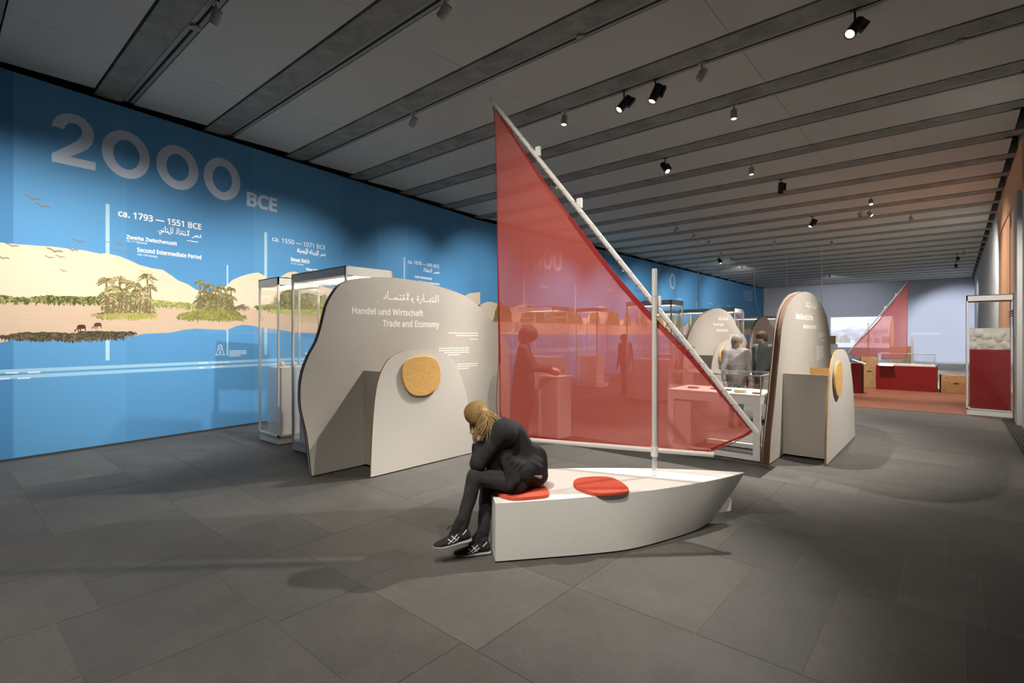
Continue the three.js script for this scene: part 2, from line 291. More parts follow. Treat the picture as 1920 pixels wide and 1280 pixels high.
function crown(g, x, y, r, tones, rand) { for (let i = 0; i < 46; i++) { const a = -0.5 + rand() * 4.14, l = r * (0.6 + rand() * 0.5); g.strokeStyle = tones[Math.floor(rand() * tones.length)]; g.lineWidth = r * 0.09; g.beginPath(); g.moveTo(x, y); g.quadraticCurveTo(x + Math.cos(a) * l * 0.7, y - Math.sin(a) * l * 0.8 - r * 0.1, x + Math.cos(a) * l, y - Math.sin(a) * l * 0.55 + r * 0.25); g.stroke(); } }
function bird(g, x, y, r, col) { g.strokeStyle = col; g.lineWidth = r * 0.22; g.lineCap = 'round'; g.beginPath(); g.moveTo(x - r, y - r * 0.35); g.quadraticCurveTo(x - r * 0.4, y - r * 0.3, x, y + r * 0.15); g.quadraticCurveTo(x + r * 0.5, y - r * 0.25, x + r, y); g.stroke(); }

function paintNear(g, X, Y, kx, ky, s0, s1) {
  const w = X(s1), h = Y(0), P = (u, v) => { const [s, y] = W(u, v); return [X(s), Y(y)]; };
  const path = (pts) => { g.beginPath(); pts.forEach((p, i) => (i ? g.lineTo(p[0], p[1]) : g.moveTo(p[0], p[1]))); };
  g.fillStyle = BLUE; g.fillRect(0, 0, w, h);
  // fine print banding of the wallpaper strips
  { const rand = rng(77); for (let s = 0; s < 18; s += 1.02) { g.fillStyle = rand() > 0.5 ? 'rgba(255,255,255,0.018)' : 'rgba(0,20,60,0.022)'; g.fillRect(X(s), 0, kx * 1.02, h); } }
  // the print changes tone at a hard vertical edge, where the epoch headed 2000 BCE begins
  const seam = W(25, 400)[0]; g.fillStyle = '#3f7eb2'; g.fillRect(0, 0, Math.max(0, X(seam)), h);
  // big date
  g.fillStyle = BIG;
  const z1 = (x, y) => P(x * 0.26567, 180 + y * 0.26567);
  path([[365, 212], [375, 175], [400, 145], [440, 127], [490, 124], [550, 138], [600, 167], [640, 210], [662, 255], [665, 300], [650, 345], [615, 380], [560, 405], [495, 430], [676, 470], [673, 528], [365, 462], [365, 405], [480, 352], [540, 320], [572, 288], [580, 255], [570, 225], [545, 202], [510, 190], [480, 196], [462, 212], [455, 236]].map(([x, y]) => z1(x, y))); g.fill();
  for (const [l, r, t, b, il, ir, it, ib, tu, bu] of [[190.8, 281, 242, 336.8, 212.5, 262, 259, 320, 222, 247], [293, 372, 270.5, 358, 312, 354.5, 286.5, 342, 322, 345], [382, 450.5, 294.5, 376.5, 398.5, 435, 309.5, 361.5, 408, 424]]) {
    const e = (a, c, d, f) => { const x0 = P(a, 300)[0], x1 = P(c, 300)[0], y0 = P(tu, d)[1], y1 = P(bu, f)[1]; g.ellipse((x0 + x1) / 2, (y0 + y1) / 2, (x1 - x0) / 2, (y1 - y0) / 2, 0, 0, 6.2832); };
    g.beginPath(); e(l, r, t, b); g.closePath(); e(il, ir, it, ib); g.fill('evenodd');
  }
  { const a = P(461, 384), b = P(520, 397), c = P(461, 360); fitText(g, 'BCE', a[0], b[0], (a[1] + b[1]) / 2, a[1] - c[1], true, 0.08); }
  // light bars of the time scale above the landscape
  g.fillStyle = BAR; const bar = (u0, u1, v0, v1) => { const a = P(u0, v0), b = P(u1, v1); g.fillRect(a[0], a[1], b[0] - a[0], b[1] - a[1]); };
  bar(198, 205.5, 382, 676); bar(495.5, 501, 435, 665); bar(425, 428, 497, 667); bar(757, 759.5, 482, 640);
  // sand hills
  const hills = [[-60, 447], [0, 455], [30, 458], [100, 463], [160, 470], [188, 476], [200, 475], [225, 481], [245, 489], [262, 497], [285, 503], [305, 506], [322, 517], [334, 526], [352, 533], [367, 543], [385, 548], [420, 540], [436, 525], [452, 518], [470, 513], [484, 511], [494, 516], [505, 526], [522, 521], [540, 511], [552, 509], [566, 514], [590, 532], [640, 548], [680, 552], [720, 540], [760, 533], [800, 540], [840, 560], [862, 560], [880, 550], [905, 547], [922, 553], [936, 566], [950, 572], [980, 570], [1000, 560]].map(([u, v]) => P(u, v));
  const shore = [[-60, 655], [0, 643], [18, 639], [40, 630], [100, 628], [235, 634], [270, 626], [320, 624], [342, 619], [366, 616], [425, 619], [442, 612], [455, 609], [475, 611], [486, 613.6], [525, 618], [547, 623], [591, 625.6], [640, 622], [700, 618], [760, 622], [820, 618], [880, 620], [940, 618], [1000, 618]].map(([u, v]) => P(u, v));
  g.fillStyle = SAND; path([...hills, ...[...shore].reverse()]); g.fill();
  const bank = [[-60, 553], [0, 566], [100, 568], [190, 570], [285, 573], [370, 577], [470, 579], [560, 586], [620, 584], [700, 585], [800, 590], [900, 590], [1000, 590]].map(([u, v]) => P(u, v));
  g.fillStyle = RIVER; path([...bank, ...[...shore].reverse()]); g.fill();
  { const rand = rng(91); g.globalAlpha = 0.1; for (let i = 0; i < 900; i++) { const u = rand() * 1000, v = 575 + rand() * 50, a = P(u, v); g.fillStyle = rand() > 0.5 ? '#b79a80' : '#ddcdb9'; g.fillRect(a[0], a[1], kx * (0.1 + rand() * 0.5), ky * 0.006); } g.globalAlpha = 1; }
  // green bank
  const strip = (pts, tones, seed, n) => palmGroup(g, X, Y, kx, pts.map(([u, v]) => W(u, v)), tones, seed, n);
  const green = ['#4b4f24', '#6b7133', '#8a8c4a', '#3a3d1c', '#9c9a5e'];
  strip([[-60, 545], [0, 555], [40, 560], [90, 556], [140, 558], [190, 557], [192, 570], [100, 567], [0, 566], [-60, 556]], green, 3, 1500);
  strip([[286, 564], [330, 568], [371, 571], [371, 578], [286, 572]], ['#8f9450', '#b4b06e', '#6e7238'], 4, 700);
  strip([[440, 577], [452, 572], [468, 578], [440, 580]], ['#6b5c44', '#7d7250'], 5, 120);
  strip([[480, 575], [506, 570], [560, 560], [620, 566], [640, 572], [640, 585], [480, 580]], green, 6, 900);
  strip([[760, 580], [900, 571], [940, 576], [990, 574], [990, 590], [760, 588]], green, 8, 900);
  // palm islands
  const dry = ['#6e6240', '#8f8257', '#a89a70', '#55502e', '#c2b489', '#76793f'];
  const rand = rng(14);
  strip([[200, 556], [222, 550], [250, 552], [272, 556], [284, 575], [288, 590], [262, 595], [190, 594], [178, 592], [196, 585], [198, 570]], dry, 15, 3200);
  const palms = (list, tones, k) => { for (const [u, v, r, vb] of list) { const c = P(u, v), d = P(u + 1, vb); trunk(g, c[0], c[1], d[1], kx * 0.024, '#75654a'); } for (const [u, v, r] of list) { const c = P(u, v); crown(g, c[0], c[1], kx * r / k, tones, rand); } };
  palms([[199, 529, 15, 585], [224, 525, 13, 580], [276, 523, 17, 585], [237, 531, 13, 580], [253, 537, 15, 588], [213, 543, 14, 585], [281, 540, 13, 588], [262, 548, 14, 590], [203, 556, 16, 588], [228, 548, 15, 585], [244, 556, 14, 588], [272, 560, 14, 590]], dry, 125);
  strip([[177, 592], [230, 589], [289, 590], [288, 595], [220, 596]], ['#8e9448', '#b0a25c'], 16, 500);
  const lush = ['#5a5d34', '#7a7a4a', '#94925c', '#474a28', '#a89c70', '#6f6240'];
  strip([[372, 556], [392, 550], [412, 552], [432, 556], [438, 580], [458, 594], [455, 600], [330, 595], [345, 588], [370, 583]], lush, 17, 3000);
  palms([[375, 531, 11, 580], [393, 538, 12, 580], [414, 541, 12, 580], [433, 544, 12, 578], [382, 548, 11, 580], [404, 546, 12, 580], [424, 554, 12, 582], [436, 560, 10, 582], [377, 562, 11, 582]], lush, 118);
  strip([[330, 594], [360, 585], [400, 575], [435, 584], [458, 597], [420, 600], [350, 599]], ['#82843f', '#99974e', '#6b6c36'], 18, 1200);
  strip([[508, 578], [520, 555], [536, 545], [552, 541], [566, 552], [580, 550], [596, 556], [612, 553], [618, 580], [600, 588], [540, 586], [505, 584]], lush, 19, 2600);
  strip([[505, 582], [560, 580], [615, 582], [612, 588], [540, 588]], ['#9aa84a', '#b3b764'], 20, 500);
  // grass spit and two grazing animals
  strip([[2, 632], [40, 626], [90, 625], [140, 627], [165, 623], [200, 623], [258, 625], [230, 629], [200, 627], [160, 628], [235, 633], [200, 634], [140, 637], [60, 635], [10, 634]], ['#3c3626', '#554c34', '#2e2a1e', '#6a5d3f'], 22, 2600);
  const cow = (u, v, k, col) => { const c = (a, b) => P(u + a * k, v + b * k); g.fillStyle = col; path([c(-7, 2), c(-6, -4), c(-2, -6), c(6, -6), c(9, -5), c(10, 0), c(9.6, 7), c(8.4, 7), c(8, 1.5), c(1, 2), c(1, 8), c(-0.4, 8), c(-1, 2.5), c(-3, 2), c(-3.4, 8), c(-4.6, 8), c(-5, 2), c(-8, 4), c(-10, 8), c(-11.4, 7.4), c(-10.6, 3)]); g.fill(); };
  cow(151, 615, 1, '#3b2618'); cow(182, 610.5, 0.85, '#4c3120');
  for (const [u, v, r, c] of [[23, 461, 9, 0], [103, 471, 12, 0], [136, 469, 9, 0], [93, 483, 7, 0], [113, 482, 7, 0], [5, 484, 9, 0], [119, 508, 6, 0], [200, 454, 5, 1], [266, 509, 5, 2], [284, 512, 5, 2], [300, 526, 5, 2]]) { const p = P(u, v); bird(g, p[0], p[1], kx * r / 150, ['#8a6d50', '#6d7480', '#c9ae8c'][c]); }
  for (const [u, v, r] of [[62, 373, 14], [80, 387, 13], [182, 417, 6], [148, 453, 12], [222, 458, 9], [216, 470, 8], [232, 474, 8]]) { const p = P(u, v); bird(g, p[0], p[1], kx * r / 170, '#7e7268'); }
  // dates and period names
  g.fillStyle = '#f1f3f4';
  const line = (str, ul, vl, ur, vr, vtop, bold = true) => { const a = P(ul, vl), b = P(ur, vr), c = P(ul, vtop); fitText(g, str, a[0], b[0], (a[1] + b[1]) / 2, a[1] - c[1], bold); };
  line('ca. 1793 — 1551 BCE', 221, 406, 378, 430, 394.5); line('Zweite Zwischenzeit', 237, 448, 332, 460, 441); line('Second Intermediate Period', 257, 473, 378, 485, 465.5);
  { const r = P(378, 446), l = P(297, 437), t = P(378, 437); arabic(g, 'esR XntqaL Altan Y'.replace(' Y', 'Y'), r[0], r[1] - ky * 0.0, r[0] - l[0], (r[1] - t[1]) * 1.15, 0.12); }
  { const r = P(378, 453), l = P(351, 450); greek(g, l[0], r[0], l[1] - 2, l[1] + ky * 0.03, 1, 2); } 
  line('13.–17. Dynastie', 237, 453.5, 276, 458, 450, false); line('13th–17th Dynasty', 257, 479, 295, 483, 475.5, false);
  line('ca. 1550 — 1071 BCE', 510, 453, 610.5, 467.5, 444.5, false); line('Neues Reich', 545, 490.5, 580.5, 493, 483.5); line('18.–20. Dynastie', 545, 495, 569.5, 497.5, 492, false); line('New Kingdom', 574, 508, 612, 511, 503);
  { const r = P(610.5, 480), l = P(557, 474), t = P(610.5, 473.5); arabic(g, 'esR AldwLT AljdytT', r[0], r[1], r[0] - l[0], (r[1] - t[1]) * 1.2, 0.16); }
  line('ca. 1070 — 665 BCE', 765, 495, 824, 502, 488.5, false); line('Dritte Zwischenzeit', 778, 521.5, 810, 524, 517.5); line('Third Intermediate Period', 786, 531, 824, 534, 527);
  { const r = P(824, 513), l = P(794, 509.5), t = P(824, 508); arabic(g, 'esR XntqaL', r[0], r[1], r[0] - l[0], (r[1] - t[1]) * 1.2, 0.18); }
  // two pale bands, the lower labels
  g.fillStyle = '#8ebcd8'; const yb = [1.195, 1.145, 1.115, 1.065]; g.fillRect(0, Y(yb[0]), w, Y(yb[1]) - Y(yb[0])); g.fillRect(0, Y(yb[2]), w, Y(yb[3]) - Y(yb[2]));
  g.fillStyle = INK; for (const [u0, u1, v, sd] of [[10, 43, 700, 1], [52, 83, 699, 2], [0, 23, 711, 3], [33, 62, 710, 4], [373, 396, 681, 5], [402, 443, 680, 6], [373, 391, 690, 7], [397, 432, 688.5, 8]]) { const a = P(u0, v), b = P(u1, v); greek(g, a[0], b[0], a[1] - ky * 0.018, a[1] + ky * 0.02, 1, sd); }
  { const a = P(430, 657), b = P(462, 668); greek(g, a[0], b[0], a[1], b[1], 4, 12); }
  // outline emblem: a small seated statue in line drawing
  g.strokeStyle = '#e6eef4'; g.lineWidth = kx * 0.008; { const c = P(413, 656), k = kx * 0.0085; g.beginPath(); g.arc(c[0], c[1] - 7 * k, 3 * k, 0, 7); g.moveTo(c[0] - 3 * k, c[1] - 9 * k); g.lineTo(c[0] - 6 * k, c[1] + 5 * k); g.lineTo(c[0] - 9 * k, c[1] + 10 * k); g.lineTo(c[0] - 2 * k, c[1] + 10 * k); g.lineTo(c[0], c[1] + 2 * k); g.lineTo(c[0] + 2 * k, c[1] + 10 * k); g.lineTo(c[0] + 9 * k, c[1] + 10 * k); g.lineTo(c[0] + 6 * k, c[1] + 5 * k); g.lineTo(c[0] + 3 * k, c[1] - 9 * k); g.moveTo(c[0] - 4 * k, c[1] - 1 * k); g.lineTo(c[0] + 4 * k, c[1] - 1 * k); g.stroke(); }
}
const wallLeft = scene.getObjectByName('wall_left'), wallFar = scene.getObjectByName('wall_left_far');
{
  const L = A0.distanceTo(A1), sVis = nearS(V(nearWallX(0.4), 0, 0.4)), cuts = [sVis, sVis + (L - sVis) * 0.42, L], ang = Math.atan2(-wallDir.z, wallDir.x);
  for (let i = 0; i < 2; i++) {
    const a = cuts[i], b = cuts[i + 1], c = muralCanvas(a, b, 2048, i ? 1700 : 2048, (g, X, Y, kx, ky) => paintNear(g, X, Y, kx, ky, a, b)), t = tex(c);
    const g = new THREE.BoxGeometry(b - a, CEIL - 0.06, 0.01).translate((a + b) / 2, (CEIL - 0.06) / 2 + 0.004, -0.006); t.repeat.set(1, (CEIL - 0.06) / CEIL);
    part('printed_mural', g.rotateY(ang).translate(A0.x, 0, A0.z), std('#ffffff', 0.75, { map: t }), wallLeft);
  }
  // far stretch
  const s0 = 0, s1 = KINK_Z - END_Z, F = (u, v) => { const p = onX(u, v, WALL_FAR_X); return [KINK_Z - p.z, p.y]; };
  for (const [a, b] of [[0, 13], [13, s1]]) {
    const c = muralCanvas(a, b, 2048, 640, (g, X, Y, kx, ky) => {
      const P = (u, v) => { const [s, y] = F(u, v); return [X(s), Y(y)]; }, w = X(b), h = Y(0), rand = rng(301);
      g.fillStyle = BLUE; g.fillRect(0, 0, w, h);
      g.fillStyle = SAND; g.beginPath(); g.moveTo(0, Y(1.7)); for (let s = a; s <= b + 0.1; s += 0.1) g.lineTo(X(s), Y(2.45 + 0.28 * Math.sin(s * 1.1) + 0.16 * Math.sin(s * 2.7 + 1))); g.lineTo(w, Y(1.7)); g.fill();
      g.fillStyle = RIVER; g.beginPath(); g.moveTo(0, Y(2.14)); g.lineTo(w, Y(2.14)); for (let s = b; s >= a - 0.1; s -= 0.1) g.lineTo(X(s), Y(1.72 + 0.05 * Math.sin(s * 1.3))); g.fill();
      const lush = ['#5c6a2e', '#7f8a3e', '#9aa050', '#47521f', '#8a7c50', '#8f8257'];
      for (let i = 0; i < 22; i++) { const s = 0.8 + i * 1.42 + rand() * 0.5, r = 0.35 + rand() * 0.4; if (s > a - 1 && s < b + 1) palmGroup(g, X, Y, kx * 1.2, [[s - r, 2.1], [s - r * 0.7, 2.5], [s - r * 0.3, 2.72], [s + r * 0.2, 2.6], [s + r * 0.7, 2.62], [s + r, 2.1]], lush, 400 + i, 700); else rand(); }
      g.fillStyle = '#8ebcd8'; g.fillRect(0, Y(1.195), w, Y(1.145) - Y(1.195)); g.fillRect(0, Y(1.115), w, Y(1.065) - Y(1.115));
      g.fillStyle = BIG;
      { const p = P(977, 495), q = P(1054, 495), t = P(977, 456); fitText(g, '1000', p[0], q[0], p[1], Math.abs(p[1] - t[1])); }
      g.strokeStyle = '#a9bfd8'; { const [l, t] = P(1256, 514), [r, bt] = P(1266, 541); g.lineWidth = kx * 0.11; g.beginPath(); g.ellipse((l + r) / 2, (t + bt) / 2, (r - l) / 2 - kx * 0.05, (bt - t) / 2, 0, 0, 7); g.stroke(); }
      g.fillStyle = '#b6c9de'; { const p = P(1393, 562), q = P(1411, 565), t = P(1393, 543); fitText(g, '1000', p[0], q[0], p[1], p[1] - t[1], false); }
      g.fillStyle = '#eef2f4'; for (const [u0, u1, v0, v1, sd] of [[1003, 1032, 522, 527, 1], [1016, 1030, 536, 541, 2], [1138, 1158, 541, 546, 3], [1268, 1281, 559, 562, 4], [1329, 1339, 568, 571, 5], [1363, 1371, 572, 575, 6]]) { const p = P(u0, v0), q = P(u1, v1); greek(g, p[0], q[0], p[1], q[1], 1, sd); }
      g.fillStyle = BAR; for (const s of [2.1, 5.2, 9.3, 17.5, 21]) g.fillRect(X(s), Y(3.6), kx * 0.06, Y(2.5) - Y(3.6));
    });
    const t = tex(c); t.repeat.set(1, (CEIL - 0.06) / CEIL);
    const g = new THREE.BoxGeometry(b - a, CEIL - 0.06, 0.01).translate((a + b) / 2, (CEIL - 0.06) / 2 + 0.004, -0.006);
    part('printed_mural', g.rotateY(Math.PI / 2).translate(WALL_FAR_X, 0, KINK_Z), std('#ffffff', 0.75, { map: t }), wallFar);
  }
}

// ---------------------------------------------------------------- the sailboat bench
// boat frame: s along the keel from stern to bow, t across from the side facing us
const BA = V(0.63, 0, -0.776).normalize(), BN = V(BA.z, 0, -BA.x), BO = V(-2.515, 0, -2.72);   // BN points away from us
const B = (s, t, y) => BO.clone().addScaledVector(BA, s).addScaledVector(BN, t).setY(y);
const boatPlane = (u, v, t) => { const p = onPlane(u, v, B(0, t, 0), BN), d = p.clone().sub(BO); return [d.dot(BA), p.y]; };
const DECK = 0.432, HALF = 0.44;
const hullMat = std('#ffffff', 0.5, { map: tex(canvas(1024, 256, (g, w, h) => {
  g.fillStyle = '#d9d7d1'; g.fillRect(0, 0, w, h); const rand = rng(88);
  for (let i = 0; i < 120; i++) { g.strokeStyle = `rgba(105,100,92,${0.05 + rand() * 0.14})`; g.lineWidth = 0.6 + rand() * 1.6; const x = rand() * w * 0.62, y = h * (0.45 + rand() * 0.5); g.beginPath(); g.moveTo(x, y); g.lineTo(x + (rand() - 0.5) * 26, y + (rand() - 0.5) * 8); g.stroke(); }
  for (let i = 0; i < 50; i++) { g.fillStyle = `rgba(100,96,88,${0.03 + rand() * 0.07})`; g.beginPath(); g.arc(rand() * w * 0.6, h * (0.4 + rand() * 0.58), 1 + rand() * 5, 0, 7); g.fill(); }
})) });
const sheer = [[0, 0], [0.28, 0.004], [0.62, 0.018], [1.012, 0.056], [1.408, 0.13], [1.704, 0.212], [1.985, 0.306], [2.3, HALF]];
const keelL = [[0, 0], [0.282, 0.002], [0.691, 0.006], [1.0, 0.028], [1.221, 0.085], [1.425, 0.16], [1.588, 0.224], [1.754, 0.3], [1.97, HALF]];
const curve2 = (pts) => { const c = new THREE.CatmullRomCurve3(pts.map(([a, b]) => V(a, b, 0)), false, 'centripetal'); return (k) => { const p = c.getPoint(k); return [p.x, p.y]; }; };
const sailboat = thing('sailboat_bench', 'white boat-shaped bench with mast and translucent red triangular sail', 'boat', [...B(1.1, HALF, 0).toArray()], 'sailboat benches');
sailboat.userData.label = 'white boat-shaped bench with red sail on which a person sits';
{
  // hull skin: both sides, transom, deck, bottom
  const up = curve2(sheer), lo = curve2(keelL), n = 40, rows = 6, pos = [], uv = [], idx = [];
  for (const side of [0, 1]) {
    const base = pos.length / 3;
    for (let i = 0; i <= n; i++) for (let j = 0; j <= rows; j++) {
      const [s0, t0] = lo(i / n), [s1, t1] = up(i / n), k = j / rows, s = lerp(s0, s1, k), t = lerp(t0, t1, k) - 0.012 * Math.sin(k * Math.PI) * (i / n), T = side ? 2 * HALF - t : t, p = B(s, T, lerp(0.012, DECK, k));
      pos.push(p.x, p.y, p.z); uv.push(s / 2.3, k);
    }
    for (let i = 0; i < n; i++) for (let j = 0; j < rows; j++) { const a = base + i * (rows + 1) + j, b = a + rows + 1; side ? idx.push(a, b, a + 1, b, b + 1, a + 1) : idx.push(a, a + 1, b, b, a + 1, b + 1); }
  }
  const flat = (rowK, flip, y) => { const base = pos.length / 3; for (let i = 0; i <= n; i++) { const [s, t] = (rowK ? up : lo)(i / n); for (const T of [t, 2 * HALF - t]) { const p = B(s, T, y); pos.push(p.x, p.y, p.z); uv.push(0.7 + s * 0.02, 0.97); } } for (let i = 0; i < n; i++) { const a = base + i * 2; flip ? idx.push(a, a + 2, a + 1, a + 1, a + 2, a + 3) : idx.push(a, a + 1, a + 2, a + 1, a + 3, a + 2); } };
  flat(0, true, 0.012); 
  { const b = pos.length / 3; for (const [t, y] of [[0, 0.012], [2 * HALF, 0.012], [2 * HALF, DECK], [0, DECK]]) { const p = B(0, t, y); pos.push(p.x, p.y, p.z); uv.push(t * 0.4, y / DECK); } idx.push(b, b + 1, b + 2, b, b + 2, b + 3); }
  const g = new THREE.BufferGeometry(); g.setAttribute('position', new THREE.Float32BufferAttribute(pos, 3)); g.setAttribute('uv', new THREE.Float32BufferAttribute(uv, 2)); g.setIndex(idx); g.computeVertexNormals();
  hullMat.side = THREE.DoubleSide;
  const hull = part('hull', g, hullMat, sailboat);
  // deck board, a few millimetres proud with a fine edge
  const out = []; for (let i = 0; i <= n; i++) out.push(up(i / n)); for (let i = n - 1; i >= 0; i--) { const [s, t] = up(i / n); out.push([s, 2 * HALF - t]); }
  const sh = new THREE.Shape(out.map(([s, t]) => new THREE.Vector2(s, t)));
  const dg = new THREE.ExtrudeGeometry(sh, { depth: 0.01, bevelEnabled: true, bevelThickness: 0.0015, bevelSize: 0.0015, bevelOffset: -0.0015, bevelSegments: 1 });
  const m = new THREE.Matrix4().makeBasis(BA, BN, V(0, 1, 0)).setPosition(BO.x, DECK - 0.0085, BO.z);
  dg.applyMatrix4(m); const det = m.determinant(); if (det < 0) { const ix = dg.attributes.position; for (let i = 0; i < ix.count; i += 3) for (const k of ['position', 'normal', 'uv']) { const a = dg.attributes[k], sz = a.itemSize; for (let c = 0; c < sz; c++) { const tmp = a.array[(i + 1) * sz + c]; a.array[(i + 1) * sz + c] = a.array[(i + 2) * sz + c]; a.array[(i + 2) * sz + c] = tmp; } } dg.computeVertexNormals(); }
  part('deck', dg, std('#e2e0da', 0.45), sailboat);
  // stem foot under the bow
  const foot = new THREE.Shape([[2.1, 0.215], [2.163, 0.207], [2.155, 0.108], [2.065, 0.1], [2.0, 0.1]].map(([a, b]) => new THREE.Vector2(a, b)));
  const fg = new THREE.ExtrudeGeometry(foot, { depth: 0.03, bevelEnabled: false }).translate(0, 0, -0.015), fm = new THREE.Matrix4().makeBasis(BA, V(0, 1, 0), BA.clone().cross(V(0, 1, 0))).setPosition(B(0, HALF, 0));
  part('stem_foot', fg.applyMatrix4(fm), M.whitePaint, hull);
}
// rig: mast foot of clear acrylic, white mast, boom and slanted yard; the sail hangs in its own vertical plane
const rigPaint = std('#bfbdb7', 0.5);
const MAST = V(-1.963, 0, -4.151), SD = V(-0.945, 0, 0.328).normalize(), SN = V(SD.z, 0, -SD.x);   // SD towards the peak
const R = (a, y, off = 0) => MAST.clone().addScaledVector(SD, a).addScaledVector(SN, off).setY(y);
const sailAt = (u, v) => { const p = onPlane(u, v, R(0, 0, -0.055), SN); return [p.clone().sub(MAST).dot(SD), p.y]; };
const toUs = SN.dot(V(0, 0, 0).sub(MAST)) > 0 ? 1 : -1;
{
  const mast = part('mast', merge([rod(R(0, 0.61), R(0, 2.223), 0.0225, 24), new THREE.SphereGeometry(0.0225, 20, 8, 0, 6.3, 0, 1.57).scale(1, 0.3, 1).translate(MAST.x, 2.223, MAST.z)]), rigPaint, sailboat);
  part('mast_collar', rod(R(0, 0.605), R(0, 0.69), 0.03, 24), M.whiteMetal, mast); part('mast_joint', rod(R(0, 1.985), R(0, 1.993), 0.0235, 24), M.greyMetal, mast);
  part('mast_foot', rod(R(0, DECK + 0.004), R(0, 0.606), 0.0215, 24), M.acrylic, mast);
  const off = -toUs * 0.05;
  const pk = sailAt(921, 187), tip = sailAt(1419, 811);
  const yard = part('yard', merge([rod(R(pk[0], pk[1], off), R(tip[0], tip[1], off), 0.0225, 24), new THREE.SphereGeometry(0.0225, 16, 12).translate(...R(pk[0], pk[1], off).toArray())]), rigPaint, sailboat);
  for (const k of [0.19, 0.36, 0.655]) { const a = lerp(pk[0], tip[0], k), y = lerp(pk[1], tip[1], k); part('yard_bracket', new THREE.BoxGeometry(0.05, 0.09, 0.025).translate(...R(a - 0.04, y + 0.015, off).toArray()), M.whiteMetal, yard); }
  const bl = sailAt(985, 826), br = sailAt(1338, 853);
  const boom = part('boom', rod(R(bl[0], 0.655, off * 0.4), R(br[0], 0.655, off * 0.4), 0.021, 20), rigPaint, sailboat);
  part('boom_end_cap', rod(R(br[0] - 0.004, 0.655, off * 0.4), R(br[0], 0.655, off * 0.4), 0.022, 20), M.greyMetal, boom);
  // sail cloth: fine red mesh that lets the room show through
  const outline = [[924, 193], [1008, 322], [1088, 430], [1166, 528], [1216, 583], [1300, 670], [1360, 740], [1414, 806], [1400, 816], [1331, 846], [1227, 843], [1100, 832], [984, 818], [966, 812], [938, 794], [936, 650], [934, 500], [931, 350], [928, 240]].map(([u, v]) => sailAt(u, v));
  const sag = (a, y) => 0.012 * Math.sin(a * 4 + y * 1.3) + 0.006 * Math.sin(a * 9 - y * 5);
  const sh = new THREE.Shape(outline.map(([a, y]) => new THREE.Vector2(a, y)));
  let g = new THREE.ShapeGeometry(sh, 1);
  // refine the flat shape so that it can billow a little
  const tris = []; { const p = g.attributes.position, ix = g.index.array; for (let i = 0; i < ix.length; i += 3) tris.push([0, 1, 2].map((k) => [p.getX(ix[i + k]), p.getY(ix[i + k])])); }
  let list = tris; for (let r = 0; r < 4; r++) { const next = []; for (const [a, b, c] of list) { const m = (p, q) => [(p[0] + q[0]) / 2, (p[1] + q[1]) / 2], ab = m(a, b), bc = m(b, c), ca = m(c, a); next.push([a, ab, ca], [ab, b, bc], [ca, bc, c], [ab, bc, ca]); } list = next; }
  const pos = [], uv = []; for (const [t0, t1, t2] of list) for (const [a, y] of [t0, t2, t1]) { const p = R(a, y, toUs * (sag(a, y) - 0.055)); pos.push(p.x, p.y, p.z); uv.push(a, y); }
  const sg = new THREE.BufferGeometry(); sg.setAttribute('position', new THREE.Float32BufferAttribute(pos, 3)); sg.setAttribute('uv', new THREE.Float32BufferAttribute(uv, 2)); 
  { const nrm = new Float32Array(pos.length), e = 0.01; for (let i = 0; i < pos.length / 3; i++) { const a = uv[i * 2], y = uv[i * 2 + 1], da = (sag(a + e, y) - sag(a - e, y)) / (2 * e), dy = (sag(a, y + e) - sag(a, y - e)) / (2 * e), n = SN.clone().multiplyScalar(toUs).addScaledVector(SD, -da).add(V(0, -dy, 0)).normalize(); nrm.set([n.x, n.y, n.z], i * 3); } sg.setAttribute('normal', new THREE.BufferAttribute(nrm, 3)); }
  const cloth = new THREE.MeshPhysicalMaterial({ color: '#cf6659', roughness: 0.7, transmission: 0.45, thickness: 0, specularIntensity: 0.1, side: THREE.DoubleSide, transparent: true, opacity: 0.68 });
  const sail = part('sail', sg, cloth, sailboat);
  const hemMat = std('#8a1a1b', 0.9, { side: THREE.DoubleSide });
  const hem = outline.map(([a, y]) => R(a, y, toUs * (sag(a, y) - 0.053)));
  const inner = (k) => { const c = [0.9, 1.3]; return outline.map(([a, y]) => { const d = Math.hypot(c[0] - a, c[1] - y); return [a + (c[0] - a) / d * k, y + (c[1] - y) / d * k]; }); };
  const strip = (i0, i1, wd) => { const inn = inner(wd), p = []; for (let i = i0; i < i1; i++) { const j = (i + 1) % outline.length, q = (o) => R(o[0], o[1], toUs * (sag(o[0], o[1]) - 0.051)), a = q(outline[i]), b = q(outline[j]), c = q(inn[i]), d = q(inn[j]); for (const v of [a, b, c, b, d, c]) p.push(v.x, v.y, v.z); } const h = new THREE.BufferGeometry(); h.setAttribute('position', new THREE.Float32BufferAttribute(p, 3)); h.computeVertexNormals(); return h; };
  part('sail_hem', merge([strip(0, 7, 0.045), strip(7, 12, 0.022), strip(12, 19, 0.02)]), hemMat, sail);
  part('sail_rope', tube(hem.concat([hem[0]]), 0.004, 160, 6), hemMat, sail);
  const ey = [], ties = []; for (const [u, v] of [[927, 205], [1045, 353], [1168, 506], [1300, 650], [1332, 845], [1412, 805], [1030, 822], [1150, 836]]) { const [a, y] = sailAt(u, v), c = R(a, y, toUs * (sag(a, y) - 0.046)); ey.push(new THREE.TorusGeometry(0.009, 0.0035, 6, 14).lookAt(SN).translate(c.x, c.y, c.z)); }
  for (let i = 0; i < 26; i++) { const k = 0.03 + i / 26 * 0.94, a = lerp(pk[0], tip[0], k), y = lerp(pk[1], tip[1], k); ties.push(new THREE.TorusGeometry(0.032, 0.0022, 5, 14).rotateY(0.5).translate(...R(a + 0.01, y - 0.012, off * 0.6).toArray())); }
